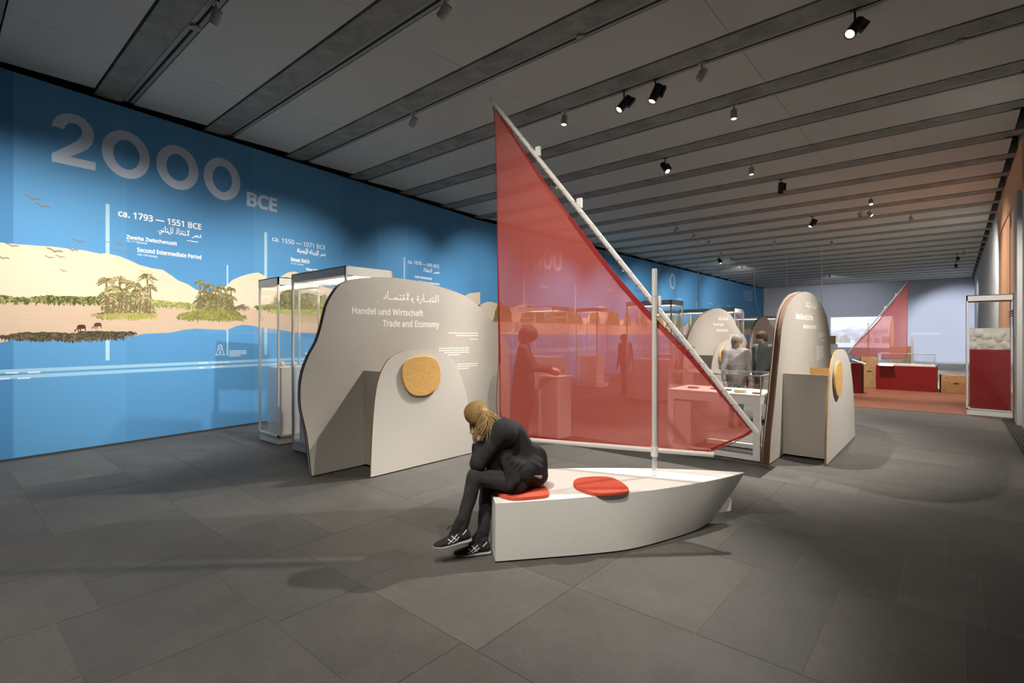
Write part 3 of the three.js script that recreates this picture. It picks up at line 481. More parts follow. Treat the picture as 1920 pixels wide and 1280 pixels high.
  part('eyelets', merge(ey), std('#c8b48c', 0.3, { metalness: 0.8 }), sail); part('lashings', merge(ties), std('#7d2a24', 0.8), sail);
}
// felt seat pads
function pad(pts, y0, label, group) {
  const g = new THREE.ExtrudeGeometry(new THREE.Shape(smooth(pts, 8, true).map(([s, t]) => new THREE.Vector2(s, t))), { depth: 0.014, bevelEnabled: true, bevelThickness: 0.007, bevelSize: 0.007, bevelOffset: -0.007, bevelSegments: 3, curveSegments: 8 });
  g.applyMatrix4(new THREE.Matrix4().makeBasis(BA, BN, V(0, 1, 0)).setPosition(BO.x, y0 + 0.008, BO.z));
  const c = B(pts.reduce((a, p) => a + p[0], 0) / pts.length, pts.reduce((a, p) => a + p[1], 0) / pts.length, y0);
  return single('seat_cushion', label, 'cushion', g, M.redFelt, c.toArray(), group);
}
pad([[0.7, 0.12], [0.67, 0.26], [0.74, 0.42], [0.9, 0.46], [1.03, 0.42], [1.075, 0.22], [1.04, 0.05], [0.93, -0.0 + 0.012], [0.78, 0.02]], DECK + 0.002, 'red felt seat pad lying free on the white boat deck', 'red felt seat pads');
pad([[0.05, 0.12], [0.03, 0.26], [0.1, 0.42], [0.26, 0.46], [0.39, 0.42], [0.435, 0.22], [0.41, 0.06], [0.29, 0.025], [0.13, 0.03]], DECK + 0.002, 'red felt seat pad under the seated person', 'red felt seat pads');

// ---------------------------------------------------------------- topic panels: two boards back to back, an open box and a small arch in front
const boardBase = (seed, scuff, paint, X0, X1, H, w, h) => { const t = tex(canvas(w, h, (g) => {
  g.fillStyle = '#b3aea6'; g.fillRect(0, 0, w, h); const rand = rng(seed), k = w / (X1 - X0);
  for (let i = 0; i < scuff; i++) { g.strokeStyle = `rgba(${rand() > 0.4 ? '214,210,204' : '140,135,128'},${0.08 + rand() * 0.24})`; g.lineWidth = k * (0.002 + rand() * 0.006); g.lineCap = 'round'; const x = rand() * w, y = rand() * h, a = rand() * 6.3, l = k * (0.03 + rand() * 0.09); g.beginPath(); g.moveTo(x, y); g.quadraticCurveTo(x + Math.cos(a) * l, y + Math.sin(a) * l, x + Math.cos(a + 0.7) * l * 1.4, y + Math.sin(a + 0.7) * l * 1.4); g.stroke(); }
  paint(g, (X) => (X - X0) * k, (y) => h - y * h / H, k);
})); t.repeat.set(1 / (X1 - X0), 1 / H); t.offset.set(-X0 / (X1 - X0), 0); t.wrapS = t.wrapT = THREE.ClampToEdgeWrapping; return t; };
const archMat = std('#c9c5be', 0.6, { bumpMap: grain, bumpScale: 0.0002 });
const boxMat = std('#a9a39a', 0.65), boxIn = std('#b98f5a', 0.7);
function topicPanel(o) {
  const t = thing('topic_panel', o.label, 'panel', [o.x, 0, (o.outline[0][0] + o.outline[o.outline.length - 1][0]) / 2], 'topic panels');
  const zs = o.outline.map((p) => p[0]), X0 = -Math.max(...zs) - 0.02, X1 = -Math.min(...zs) + 0.02, H = 2.5;
  const gap = o.gap || 0.02;
  const front = part('front_board', boardX(o.outline, o.x, 0.02), [std('#ffffff', 0.6, { map: boardBase(o.seed, o.scuff || 0, o.paint, X0, X1, H, o.cw || 1024, o.ch || 700) }), M.edgeWood], t);
  part('back_board', boardX(o.outline.map(([z, y]) => [z + gap * 0.3, y + (y > 0.1 ? gap * 0.1 : 0)]), o.x - 0.02 - gap, 0.015), [std('#b3aea6', 0.6), M.edgeWood], t);
  part('spacer_frame', boardX(o.outline.map(([z, y], i, l) => { const c = (zs[0] + zs[zs.length - 1]) / 2; return [z + (c - z) * 0.012, y > 0.05 ? y - 0.02 : 0.0]; }), o.x - 0.0205, gap - 0.001, 0), M.edgeWood, t);
  // open box between board and arch
  const [bz0, bz1, bh] = o.box, xa = o.x + 0.001, xb = o.archX - 0.024;
  const bxp = part('box_wall', bx(xa, xb, 0.03, bh, bz0 - 0.016, bz0), boxMat, t); part('box_wall', bx(xa, xb, 0.03, bh, bz1, bz1 + 0.016), boxMat, t);
  part('box_lining', merge([bx(xa, xb, 0.03, bh - 0.001, bz0 - 0.02, bz0 - 0.0165), bx(xa, xb, 0.03, bh - 0.001, bz1 + 0.0165, bz1 + 0.02), bx(xa, xb, 0.03, 0.045, bz1 + 0.0165, bz0 - 0.017)]), boxIn, t);
  const arch = part('arch_board', boardX(o.arch, o.archX, 0.022), [archMat, M.birch], t);
  const c = o.pad.reduce((a, p) => [a[0] + p[0] / o.pad.length, a[1] + p[1] / o.pad.length], [0, 0]);
  const fp = part('felt_pad', boardX(smooth(o.pad, 6, true), o.archX + 0.034, 0.028, 0.006), M.felt, t); fp.userData.label = 'ochre felt pad';
  part('pad_mount', boardX(smooth(o.pad.map(([z, y]) => [lerp(c[0], z, 0.7), lerp(c[1], y, 0.7)]), 3, true), o.archX + 0.008, 0.01, 0), M.edgeWood, fp);
  return t;
}
const pz = (x, list) => list.map(([u, v]) => { const p = onX(u, v, x); return [p.z, Math.max(0, p.y)]; });
const fix = (pts, y = 0.012) => { const a = pts.map((p) => [...p]); a[0][1] = y; a[a.length - 1][1] = y; return a; };
{
  const x = -5.66, curve = pz(x, [[584.5, 894.5], [582.5, 877], [580, 852], [575.5, 815], [570, 790], [564.5, 765], [563, 740], [564.5, 715], [570, 690], [580, 665], [593.7, 640], [603, 610], [607.6, 590.6], [613, 571], [622, 553.5], [635, 536], [650, 527], [668, 523], [698.5, 520], [740, 520.6], [783.7, 526.5], [821, 536], [860, 549], [882, 560], [906, 581], [925, 605], [938, 624], [950, 640], [955, 680], [956, 760]]);
  const outline = fix([...smooth(curve, 3), [curve[curve.length - 1][0], 0.01]]);
  const paint = (g, X, Y, k) => {
    const P = (u, v) => { const p = onX(u, v, x); return [X(-p.z), Y(p.y)]; };
    g.fillStyle = '#efece6';
    const line = (s, ul, ur, vb, vt) => { const a = P(ul, vb), b = P(ur, vb), c = P(ul, vt); fitText(g, s, a[0], b[0], a[1], a[1] - c[1]); };
    line('Handel und Wirtschaft', 659, 793, 587.5, 576); line('Trade and Economy', 718, 823, 611.5, 600);
    { const r = P(823, 566.5), l = P(718, 561), tt = P(823, 553.5); arabic(g, 'ALtj-arT wXqts-ad', r[0], r[1], r[0] - l[0], (r[1] - tt[1]), 0.14); }
    for (const [u0, v0, u1, v1, n, sd, rt] of [[841, 622, 896, 631, 2, 31, true], [872, 634, 896, 637.5, 1, 32, true], [823, 651, 880, 666, 4, 33, false], [857, 681, 896, 691, 3, 34, false]]) { const a = P(u0, v0), b = P(u1, v1); greek(g, a[0], b[0], a[1], b[1], n, sd, rt); }
  };
  const ax = -5.1, ar = pz(ax, [[695, 896], [696.5, 850], [699, 800], [703, 750], [709, 715], [718, 690], [730, 672], [748, 661], [770, 656.5], [800, 655.5], [826, 659], [845, 670], [858, 690], [868, 715], [876, 745], [884, 790], [889, 850]]);
  const arch = fix([...smooth(ar.slice(0, -1), 3), ar[ar.length - 1]]);
  const pd = pz(ax, [[751, 695], [754, 683], [766, 672], [785, 667.5], [806, 668.5], [818, 678], [823, 695], [822, 715], [813, 730], [800, 739], [785, 742], [768, 738], [757, 724], [752, 708]]);
  topicPanel({ label: 'large grey board headed Handel und Wirtschaft beside the two tall glass cases', x, outline, paint, seed: 3, scuff: 520, cw: 2048, ch: 1400, box: [-3.66, -4.75, 1.21], archX: ax, arch, pad: pd });
}
{
  const x = -1.78, c2 = pz(x, [[1442.5, 874], [1445, 825], [1451, 769], [1456.5, 713], [1462, 656.5], [1466, 614], [1473, 583], [1480.5, 566.5], [1490, 554], [1504, 547.5], [1516, 547.5], [1527, 554], [1538, 567], [1546.5, 583], [1552, 602], [1556, 630], [1558.5, 671], [1560.5, 720]]);
  const outline = fix([...smooth(c2, 3), [c2[c2.length - 1][0], 0.01]]);
  const paint = (g, X, Y) => {
    const P = (u, v) => { const p = onX(u, v, x); return [X(-p.z), Y(p.y)]; };
    g.fillStyle = '#f3f0ea';
    const line = (s, ul, ur, vb, vt) => { const a = P(ul, vb), b = P(ur, vb), c = P(ul, vt); fitText(g, s, a[0], b[0], a[1], a[1] - c[1]); };
    line('Materialien und Schriften', 1492, 1525, 597, 586.5); line('Materials and Scripts', 1506, 1531, 615, 607.5);
    { const r = P(1531, 578), l = P(1511, 575), tt = P(1531, 568); arabic(g, 'ALmwad wALytaT', r[0], r[1], r[0] - l[0], r[1] - tt[1], 0.16); }
    for (const [u0, v0, u1, v1, n, sd] of [[1535, 623, 1548, 633, 3, 41], [1540, 636, 1548, 640, 1, 42], [1531, 648, 1544, 660, 4, 43], [1531, 662, 1544, 673, 4, 44]]) { const a = P(u0, v0), b = P(u1, v1); greek(g, a[0], b[0], a[1], b[1], n, sd); }
  };
  const ax = -1.22, ar = pz(ax, [[1549.5, 874], [1550, 820], [1552, 770], [1555, 725], [1558.5, 690], [1563, 668], [1570, 657], [1577, 654.5], [1585, 658], [1591, 670], [1595.5, 690], [1599, 720], [1601.5, 760], [1603, 800], [1603.5, 818]]);
  const pd = pz(ax, [[1561, 700], [1564, 684], [1569, 677], [1573, 679], [1574.7, 695], [1574.5, 720], [1572.5, 737], [1568, 744], [1564, 738], [1561, 722]]);
  topicPanel({ label: 'tall grey rounded board headed Materialien und Schriften beside the glass table', x, outline, paint, gap: 0.06, seed: 5, scuff: 120, cw: 1400, ch: 900, box: [-7.75, -9.5, 1.13], archX: ax, arch: fix([...smooth(ar.slice(0, -1), 3), ar[ar.length - 1]]), pad: pd });
}
{
  const x = -5.12, c3 = pz(x, [[1280, 700], [1281, 672], [1286, 645], [1295, 618], [1308, 597], [1322, 586], [1338, 579], [1352, 578.5], [1366, 586], [1376, 599], [1382, 612], [1388, 622], [1396, 630], [1402, 645], [1406, 670]]);
  const outline = fix([[c3[0][0], 0.01], ...smooth(c3, 3), [c3[c3.length - 1][0], 0.01]]);
  const paint = (g, X, Y) => { const P = (u, v) => { const p = onX(u, v, x); return [X(-p.z), Y(p.y)]; }; g.fillStyle = '#efece6'; const line = (s, ul, ur, vb, vt) => { const a = P(ul, vb), b = P(ur, vb), c = P(ul, vt); fitText(g, s, a[0], b[0], a[1], a[1] - c[1]); };
    line('Frau und Familie', 1337, 1356.5, 610, 605); line('Women and Family', 1344, 1365, 621, 616); const r = P(1365, 599.5), l = P(1347, 599.5), tt = P(1365, 593.5); arabic(g, 'ALnsaT wALytT', r[0], r[1], r[0] - l[0], r[1] - tt[1], 0.2); const a = P(1368, 626), b = P(1384, 638); greek(g, a[0], b[0], a[1], b[1], 5, 51); };
  const ax = -4.56, ar = pz(ax, [[1332, 740], [1333, 700], [1337, 672], [1344, 652], [1354, 641], [1366, 637], [1380, 641], [1390, 655], [1396, 680], [1399, 740]]);
  const pd = pz(ax, [[1347, 668], [1351, 655], [1357, 650], [1361, 655], [1362, 670], [1360, 683], [1354, 686], [1348, 680]]);
  topicPanel({ label: 'grey domed board with a lit yellow edge behind the glass table', x, outline, paint, seed: 6, box: [ar[0][0] - 0.35, ar[9][0] + 0.4, 1.15], archX: ax, arch: fix([...smooth(ar.slice(0, -1), 3), ar[ar.length - 1]].map(([z, y], i, l) => (i === 0 || i === l.length - 1 ? [z, 0.01] : [z, y]))), pad: pd });
}
{
  const x = -5.0, c4 = pz(x, [[1404, 665], [1406, 645], [1410, 625], [1416, 607], [1424, 597], [1433, 594.5], [1440, 598], [1444, 606], [1449, 614], [1454, 628], [1457, 650]]);
  const outline = fix([[c4[0][0], 0.01], ...smooth(c4, 3), [c4[c4.length - 1][0], 0.01]]);
  const zc = (c4[0][0] + c4[10][0]) / 2, ax = -4.45;
  const paint = (g, X, Y) => { const P = (u, v) => { const p = onX(u, v, x); return [X(-p.z), Y(p.y)]; }; g.fillStyle = '#efece6'; for (const [u0, u1, v] of [[1421, 1432, 614], [1426, 1437, 621.5], [1428, 1437, 607]]) { const a = P(u0, v - 1.2), b = P(u1, v + 1.2); greek(g, a[0], b[0], a[1], b[1], 1, u0); } };
  const arch = smooth([[zc + 0.5, 0.01], [zc + 0.46, 0.6], [zc + 0.2, 1.3], [zc - 0.3, 1.35], [zc - 0.8, 1.0], [zc - 1.0, 0.4], [zc - 1.02, 0.01]], 4);
  topicPanel({ label: 'slim grey rounded board standing farthest along the mural', x, outline, paint, seed: 8, box: [zc + 0.2, zc - 0.7, 1.15], archX: ax, arch: fix(arch), pad: smooth([[zc + 0.1, 1.05], [zc - 0.1, 1.2], [zc - 0.3, 1.1], [zc - 0.2, 0.8], [zc, 0.8]], 2, true) });
}

// ---------------------------------------------------------------- showcases
function glassCase(o) {   // x0..x1, z0 (near)..z1 (far)
  const { x0, x1, z0, z1 } = o, H = o.h || 2.53, b = o.base || 0.125, cap = 0.115, p = 0.028;
  const t = thing('glass_case', o.label, 'display case', [(x0 + x1) / 2, 0, (z0 + z1) / 2], 'tall glass cases');
  part('base', rbx(x0 + 0.01, x1 - 0.01, 0.012, b, z1 + 0.01, z0 - 0.01, 0.003), M.caseMetal, t);
  part('base_frame', merge([bx(x0, x1, b, b + 0.025, z0 - p, z0), bx(x0, x1, b, b + 0.025, z1, z1 + p), bx(x0, x0 + p, b, b + 0.025, z1, z0), bx(x1 - p, x1, b, b + 0.025, z1, z0)]), M.caseMetal, t);
  for (const [px, pz_] of [[x0, z0 - p], [x1 - p, z0 - p], [x0, z1], [x1 - p, z1]]) part('post', rbx(px, px + p, b + 0.025, H - cap, pz_, pz_ + p, 0.003), M.caseMetal, t);
  const g = 0.006; for (const q of [bx(x0 + p, x1 - p, b + 0.025, H - cap, z0 - 0.012 - g, z0 - 0.012), bx(x0 + p, x1 - p, b + 0.025, H - cap, z1 + 0.012, z1 + 0.012 + g), bx(x0 + 0.012, x0 + 0.012 + g, b + 0.025, H - cap, z1 + p, z0 - p), bx(x1 - 0.012 - g, x1 - 0.012, b + 0.025, H - cap, z1 + p, z0 - p)]) part('glass_pane', q, M.glass, t);
  const c = part('cap', merge([bx(x0, x1, H - cap, H, z0 - 0.02, z0), bx(x0, x1, H - cap, H, z1, z1 + 0.02), bx(x0, x0 + 0.02, H - cap, H, z1, z0), bx(x1 - 0.02, x1, H - cap, H, z1, z0), bx(x0, x1, H - 0.012, H, z1, z0), bx(x0 + 0.02, x1 - 0.02, H - cap + 0.002, H - cap + 0.012, z0 - 0.16, z0 - 0.02), bx(x0 + 0.02, x1 - 0.02, H - cap + 0.002, H - cap + 0.012, z1 + 0.02, z1 + 0.1)]), M.caseMetal, t);
  if (o.light !== 0) {
    const y = H - cap + 0.02; part('light_panel', bx(x0 + 0.04, x1 - 0.04, y, y + 0.01, z1 + 0.1, z0 - 0.16), M.panelGlow, c);
    const L = new THREE.RectAreaLight('#fff0dc', o.light || 2.5, x1 - x0 - 0.1, Math.abs(z1 - z0) - 0.3); L.position.set((x0 + x1) / 2, y - 0.012, (z0 + z1) / 2).sub(t.position); L.rotation.x = -Math.PI / 2; L.name = 'case_light'; t.add(L);
  }
  if (o.inner) { const [a, d, e, f, hh] = o.inner; part('pedestal', rbx(a, d, b + 0.01, hh, f, e, 0.003), M.whitePaint, t); }
  return t;
}
glassCase({ x0: -8.32, x1: -7.65, z0: -3.48, z1: -4.15, label: 'tall narrow glass case next to the blue mural', inner: [-8.22, -7.76, -3.58, -4.05, 1.16] });
glassCase({ x0: -7.22, x1: -5.78, z0: -3.48, z1: -4.19, label: 'wide tall glass case behind the Handel board', inner: [-7.14, -5.9, -3.56, -4.09, 1.16], light: 4 });
glassCase({ x0: -6.49, x1: -5.26, z0: -12.06, z1: -12.8, label: 'wide tall glass case seen past the mast of the boat', inner: [-6.4, -5.36, -12.15, -12.7, 1.05] });
glassCase({ x0: -10.45, x1: -9.1, z0: -12.4, z1: -13.2, label: 'glass case close to the far mural behind the red sail', inner: [-10.35, -9.2, -12.5, -13.1, 1.0] });
glassCase({ x0: -9.3, x1: -8.5, z0: -13.9, z1: -14.6, label: 'narrow glass case behind the sail, to the right of the case at the mural', inner: [-9.2, -8.6, -14, -14.5, 1.0] });
glassCase({ x0: -8.5, x1: -7.4, z0: -17.0, z1: -18.0, label: 'distant glass case half hidden behind the case at the mast', inner: [-8.4, -7.5, -17.1, -17.9, 1.0] });
glassCase({ x0: -7.1, x1: -5.28, z0: -16.9, z1: -17.9, label: 'wide glass case rising behind the domed grey board', inner: [-7.0, -5.4, -17.0, -17.8, 1.0] });
glassCase({ x0: -8.0, x1: -6.0, z0: -24.9, z1: -26.2, label: 'far glass case above the slim grey board', inner: [-7.9, -6.1, -25, -26, 1.0] });
// exhibits in the two near cases
{
  const X = -7.0, Z = -3.72, st = thing('book_rest', 'white sloping rest holding an open page inside the wide glass case', 'stand', [X, 1.162, Z]);
  part('rest_board', new THREE.BoxGeometry(0.26, 0.008, 0.2).rotateZ(-0.45).translate(X, 1.34, Z), M.whitePaint, st); part('page', new THREE.BoxGeometry(0.22, 0.003, 0.16).rotateZ(-0.45).translate(X + 0.002, 1.346, Z), std('#ded6c2', 0.8), st);
  part('rest_foot', merge([bx(X - 0.01, X + 0.01, 1.162, 1.335, Z - 0.06, Z + 0.06), bx(X - 0.09, X + 0.09, 1.161, 1.172, Z - 0.06, Z + 0.06)]), M.whitePaint, st);
  for (const [x, z, i] of [[-8.1, -3.75, 0], [-7.92, -3.85, 1]]) { const s = new THREE.Shape([[0, 0], [0.1, 0.01], [0.11, 0.05], [0.06, 0.07], [0.01, 0.05]].map(([a, b]) => new THREE.Vector2(a, b))); single('stone_tablet', i ? 'small pale stone tablet at the back of the narrow case' : 'small pale stone tablet at the front of the narrow case', 'stone', new THREE.ExtrudeGeometry(s, { depth: 0.05, bevelSize: 0.004, bevelThickness: 0.004, bevelSegments: 1 }).translate(x, 1.164, z), std('#d9d0bd', 0.8), [x, 1.16, z]); }
}
// low glass table in front of the panel
{
  const x0 = -3.16, x1 = -1.905, z0 = -7.12, z1 = -7.92, t = thing('glass_table', 'white table case with a low glass hood beside the rounded grey board', 'display case', [(x0 + x1) / 2, 0, (z0 + z1) / 2]);
  for (const [px, pzz] of [[x0, z0 - 0.06], [x1 - 0.09, z0 - 0.06], [x0, z1], [x1 - 0.09, z1]]) part('leg', rbx(px, px + 0.09, 0.075, 0.74, pzz, pzz + 0.06, 0.003), M.whiteMetal, t);
  part('floor_rail', rbx(x0, x1, 0.012, 0.075, z0 - 0.07, z0, 0.003), M.whiteMetal, t); part('floor_rail', rbx(x0, x1, 0.012, 0.075, z1, z1 + 0.07, 0.003), M.whiteMetal, t);
  part('side_panel', merge([bx(x0 + 0.09, x0 + 0.32, 0.075, 0.74, z1 + 0.05, z0 - 0.05)]), M.caseMetal, t);
  part('apron', rbx(x0, x1, 0.74, 0.85, z1, z0, 0.003), M.whiteMetal, t);
  part('table_top', rbx(x0 - 0.005, x1 + 0.005, 0.85, 0.876, z1 - 0.005, z0 + 0.005, 0.004), M.whitePaint, t);
  const gy0 = 0.876, gy1 = 1.128;
  for (const q of [bx(x0, x1, gy0, gy1, z0 - 0.006, z0), bx(x0, x1, gy0, gy1, z1, z1 + 0.006), bx(x0, x0 + 0.006, gy0, gy1, z1, z0), bx(x1 - 0.006, x1, gy0, gy1, z1, z0), bx(x0, x1, gy1, gy1 + 0.006, z1, z0)]) part('glass_pane', q, M.glass, t);
  part('hood_frame', merge([bx(x0, x1, gy1 - 0.01, gy1 + 0.007, z0, z0 + 0.008), bx(x0, x1, gy1 - 0.01, gy1 + 0.007, z1 - 0.008, z1), bx(x1, x1 + 0.008, gy1 - 0.01, gy1 + 0.007, z1, z0), bx(x1, x1 + 0.012, gy0, gy1, z0 - 0.012, z0 + 0.002)]), M.greyMetal, t);
  const rand = rng(61);
  const shard = (u, v, w, d, h, col, label) => { const p = onY(u, v, 0.88), pts = []; for (let i = 0; i < 9; i++) { const a = i / 9 * 6.283, r = 0.8 + rand() * 0.35; pts.push(new THREE.Vector2(Math.cos(a) * w * r, Math.sin(a) * d * r)); } single('stone_shard', label, 'stone', new THREE.ExtrudeGeometry(new THREE.Shape(pts), { depth: h, bevelThickness: h * 0.4, bevelSize: 0.006, bevelSegments: 2 }).rotateX(-Math.PI / 2).translate(p.x, 0.878 + h * 0.4, p.z), std(col, 0.85), [p.x, 0.877, p.z], 'finds in the glass table'); };
  shard(1387, 735, 0.08, 0.06, 0.022, '#b7a07a', 'large pale brown shard lying in the glass table'); shard(1419, 738, 0.05, 0.03, 0.012, '#8a6440', 'small rust brown shard at the end of the glass table'); shard(1362, 731, 0.07, 0.035, 0.01, '#4a4540', 'dark slate shard in the glass table'); shard(1340, 729, 0.06, 0.03, 0.01, '#57504a', 'grey shard in the glass table behind the yard'); shard(1300, 727, 0.07, 0.04, 0.012, '#6a5a48', 'brown shard in the glass table behind the sail');
}
// pedestal with a touch model, behind the sail
{
  const p = onY(1040, 819); const t = thing('pedestal', 'white square pedestal behind the sail', 'pedestal', [p.x, 0, p.z]);
  part('column', rbx(p.x - 0.19, p.x + 0.19, 0.012, 0.985, p.z - 0.19, p.z + 0.19, 0.004), M.whitePaint, t); part('top_plate', rbx(p.x - 0.195, p.x + 0.195, 0.985, 1.0, p.z - 0.195, p.z + 0.195, 0.003), M.whitePaint, t);
  const m = thing('ship_model', 'small brown touch model of a ship on the pedestal', 'model', [p.x, 1.001, p.z]);
  const hs = smooth([[-0.15, 0.1], [-0.1, 0.03], [0, 0.0], [0.1, 0.03], [0.16, 0.12], [0.1, 0.06], [0, 0.045], [-0.1, 0.06]], 3, true);
  part('model_hull', new THREE.ExtrudeGeometry(new THREE.Shape(hs.map(([a, b]) => new THREE.Vector2(a, b))), { depth: 0.06, bevelThickness: 0.02, bevelSize: 0.006, bevelSegments: 2 }).translate(0, 0, -0.03).rotateY(0.6).translate(p.x, 1.008, p.z), std('#7a4a30', 0.7), m);
  part('model_mast', rod(V(p.x, 1.04, p.z), V(p.x, 1.17, p.z), 0.004, 8), std('#7a4a30', 0.7), m);
}
// ---------------------------------------------------------------- beyond the orange carpet
{
  const x0 = 0.19, x1 = 0.905, z0 = -14.18, z1 = -14.9, t = glassCase({ x0, x1, z0, z1, h: 2.48, light: 0, label: 'tall glass case holding a red block at the edge of the orange carpet' });
  t.userData.group = undefined; delete t.userData.group;
  part('red_block', rbx(x0 + 0.06, x1 - 0.05, 0.15, 1.36, z1 + 0.06, z0 - 0.06, 0.004), M.redBoard, t);
  const g = new THREE.BoxGeometry(x1 - x0 - 0.12, 0.44, 0.3, 40, 24, 6).translate((x0 + x1) / 2, 1.585, z0 - 0.24), p = g.attributes.position, rand = rng(8), bl = []; for (let i = 0; i < 26; i++) bl.push([lerp(x0, x1, rand()), 1.4 + rand() * 0.3, 0.03 + rand() * 0.06]);
  for (let i = 0; i < p.count; i++) if (p.getZ(i) > z0 - 0.1) { let d = 0; for (const [bx_, by, r] of bl) { const q = Math.hypot(p.getX(i) - bx_, p.getY(i) - by) / r; if (q < 1) d = Math.max(d, r * 0.5 * Math.sqrt(1 - q * q)); } p.setZ(i, p.getZ(i) + d); }
  g.computeVertexNormals(); single('stone_relief', 'pale grey lumpy relief slab standing on the red block', 'relief', g, std('#b9b6ae', 0.8), [(x0 + x1) / 2, 1.362, z0 - 0.24]);
}
{
  const a = onY(1643, 729), b = onY(1757, 736), x0 = a.x, x1 = b.x, z0 = -19.2, z1 = -20.1, t = thing('red_table_case', 'long red table case with a low glass hood on the carpet', 'display case', [(x0 + x1) / 2, 0, (z0 + z1) / 2]);
  part('red_body', rbx(x0, x1, 0.012, 0.74, z1, z0, 0.004), M.redBoard, t); part('white_top', rbx(x0 + 0.04, x1 - 0.02, 0.74, 0.78, z1, z0, 0.003), M.whitePaint, t);
  part('label_board', new THREE.BoxGeometry(0.36, 0.012, 0.16).rotateX(0.5).translate(x0 + 0.26, 0.77, z0 + 0.05), M.whitePaint, t);
  const X0 = x0 + 0.05, X1 = x1 - 0.05; for (const q of [bx(X0, X1, 0.78, 1.1, z0 - 0.03, z0 - 0.024), bx(X0, X1, 0.78, 1.1, z1 + 0.024, z1 + 0.03), bx(X0, X0 + 0.006, 0.78, 1.1, z1 + 0.03, z0 - 0.03), bx(X1 - 0.006, X1, 0.78, 1.1, z1 + 0.03, z0 - 0.03), bx(X0, X1, 1.1, 1.106, z1 + 0.024, z0 - 0.024)]) part('glass_pane', q, M.glass, t);
  part('hood_edge', merge([bx(X0, X1, 1.096, 1.112, z0 - 0.03, z0 - 0.015), bx(X0 - 0.008, X0 + 0.008, 0.78, 1.11, z0 - 0.03, z0 - 0.015), bx(X1 - 0.008, X1 + 0.008, 0.78, 1.11, z0 - 0.03, z0 - 0.015)]), M.greyMetal, t);
}
// cardboard box furniture
function cardBox(label, x, z, w, h, d, turn, group) {
  const t = thing('cardboard_box', label, 'box', [x, 0.009, z], group); t.rotation.y = turn; origin.set(t, V(0, 0, 0));
  part('box_body', rbx(-w / 2, w / 2, 0.0, h, -d / 2, d / 2, 0.006), M.cardboard, t);
  part('hand_hole', rbx(-0.06, 0.06, h * 0.52, h * 0.52 + 0.035, d / 2 - 0.01, d / 2 + 0.002, 0.004), M.void, t);
  part('top_flap', merge([bx(-w / 2, -0.003, h, h + 0.006, -d / 2, d / 2), bx(0.003, w / 2, h, h + 0.006, -d / 2, d / 2)]), M.cardboard, t);
  part('side_slots', merge([bx(-w / 2 + 0.03, -w / 2 + 0.06, h * 0.15, h * 0.2, d / 2 - 0.005, d / 2 + 0.001), bx(-w / 2 + 0.05, -w / 2 + 0.14, h * 0.85, h * 0.87, d / 2 - 0.005, d / 2 + 0.001), bx(w / 2 - 0.05, w / 2 - 0.03, h * 0.3, h * 0.34, d / 2 - 0.005, d / 2 + 0.001)]), M.edgeWood, t);
  return t;
}
{
  const p = onY(1790, 738); cardBox('low cardboard box between the red table and the tall red case', p.x, p.z - 0.25, 0.62, 0.5, 0.5, 0.12);
  const q = onY(1626, 727); cardBox('tall cardboard box left of the red table', q.x, q.z - 0.3, 0.42, 0.95, 0.4, 0.2);
  const r = onY(1611, 738); const t = thing('red_lectern', 'narrow red stand with a sloping white top by the cardboard box', 'stand', [r.x, 0.009, r.z - 0.2]);
  part('stand_body', rbx(r.x - 0.2, r.x + 0.05, 0.009, 0.86, r.z - 0.4, r.z, 0.004), M.redBoard, t); part('stand_top', new THREE.BoxGeometry(0.34, 0.015, 0.36).rotateZ(-0.35).translate(r.x - 0.03, 0.9, r.z - 0.2), M.whitePaint, t); part('stand_foot', bx(r.x + 0.052, r.x + 0.075, 0.009, 0.8, r.z - 0.3, r.z - 0.1), M.edgeWood, t);
  const c = V(-5.45, 0, -32); const v = thing('white_cart', 'white cart on black wheels below the projection', 'cart', [c.x, 0.006, c.z]);
  part('cart_body', merge([rbx(c.x - 1.0, c.x + 1.1, 0.42, 0.95, c.z - 0.4, c.z + 0.4, 0.05), rbx(c.x - 0.2, c.x + 0.7, 0.95, 1.2, c.z - 0.35, c.z + 0.35, 0.04)]), M.whitePaint, v);
  for (const dx of [-0.75, 0.7]) { const w = part('wheel', new THREE.TorusGeometry(0.24, 0.085, 12, 30).translate(c.x + dx, 0.333, c.z + 0.43), M.black, v); part('wheel_hub', new THREE.CylinderGeometry(0.15, 0.15, 0.06, 20).rotateX(Math.PI / 2).translate(c.x + dx, 0.333, c.z + 0.43), M.greyMetal, w); }
  single('crate', 'beige cardboard crate on top of the white cart', 'box', merge([rbx(c.x - 0.12, c.x + 0.62, 1.2, 1.62, c.z - 0.25, c.z + 0.25, 0.01), bx(c.x - 0.14, c.x + 0.64, 1.58, 1.64, c.z - 0.27, c.z + 0.27)]), M.cardboard, [c.x + 0.25, 1.2, c.z]);
}
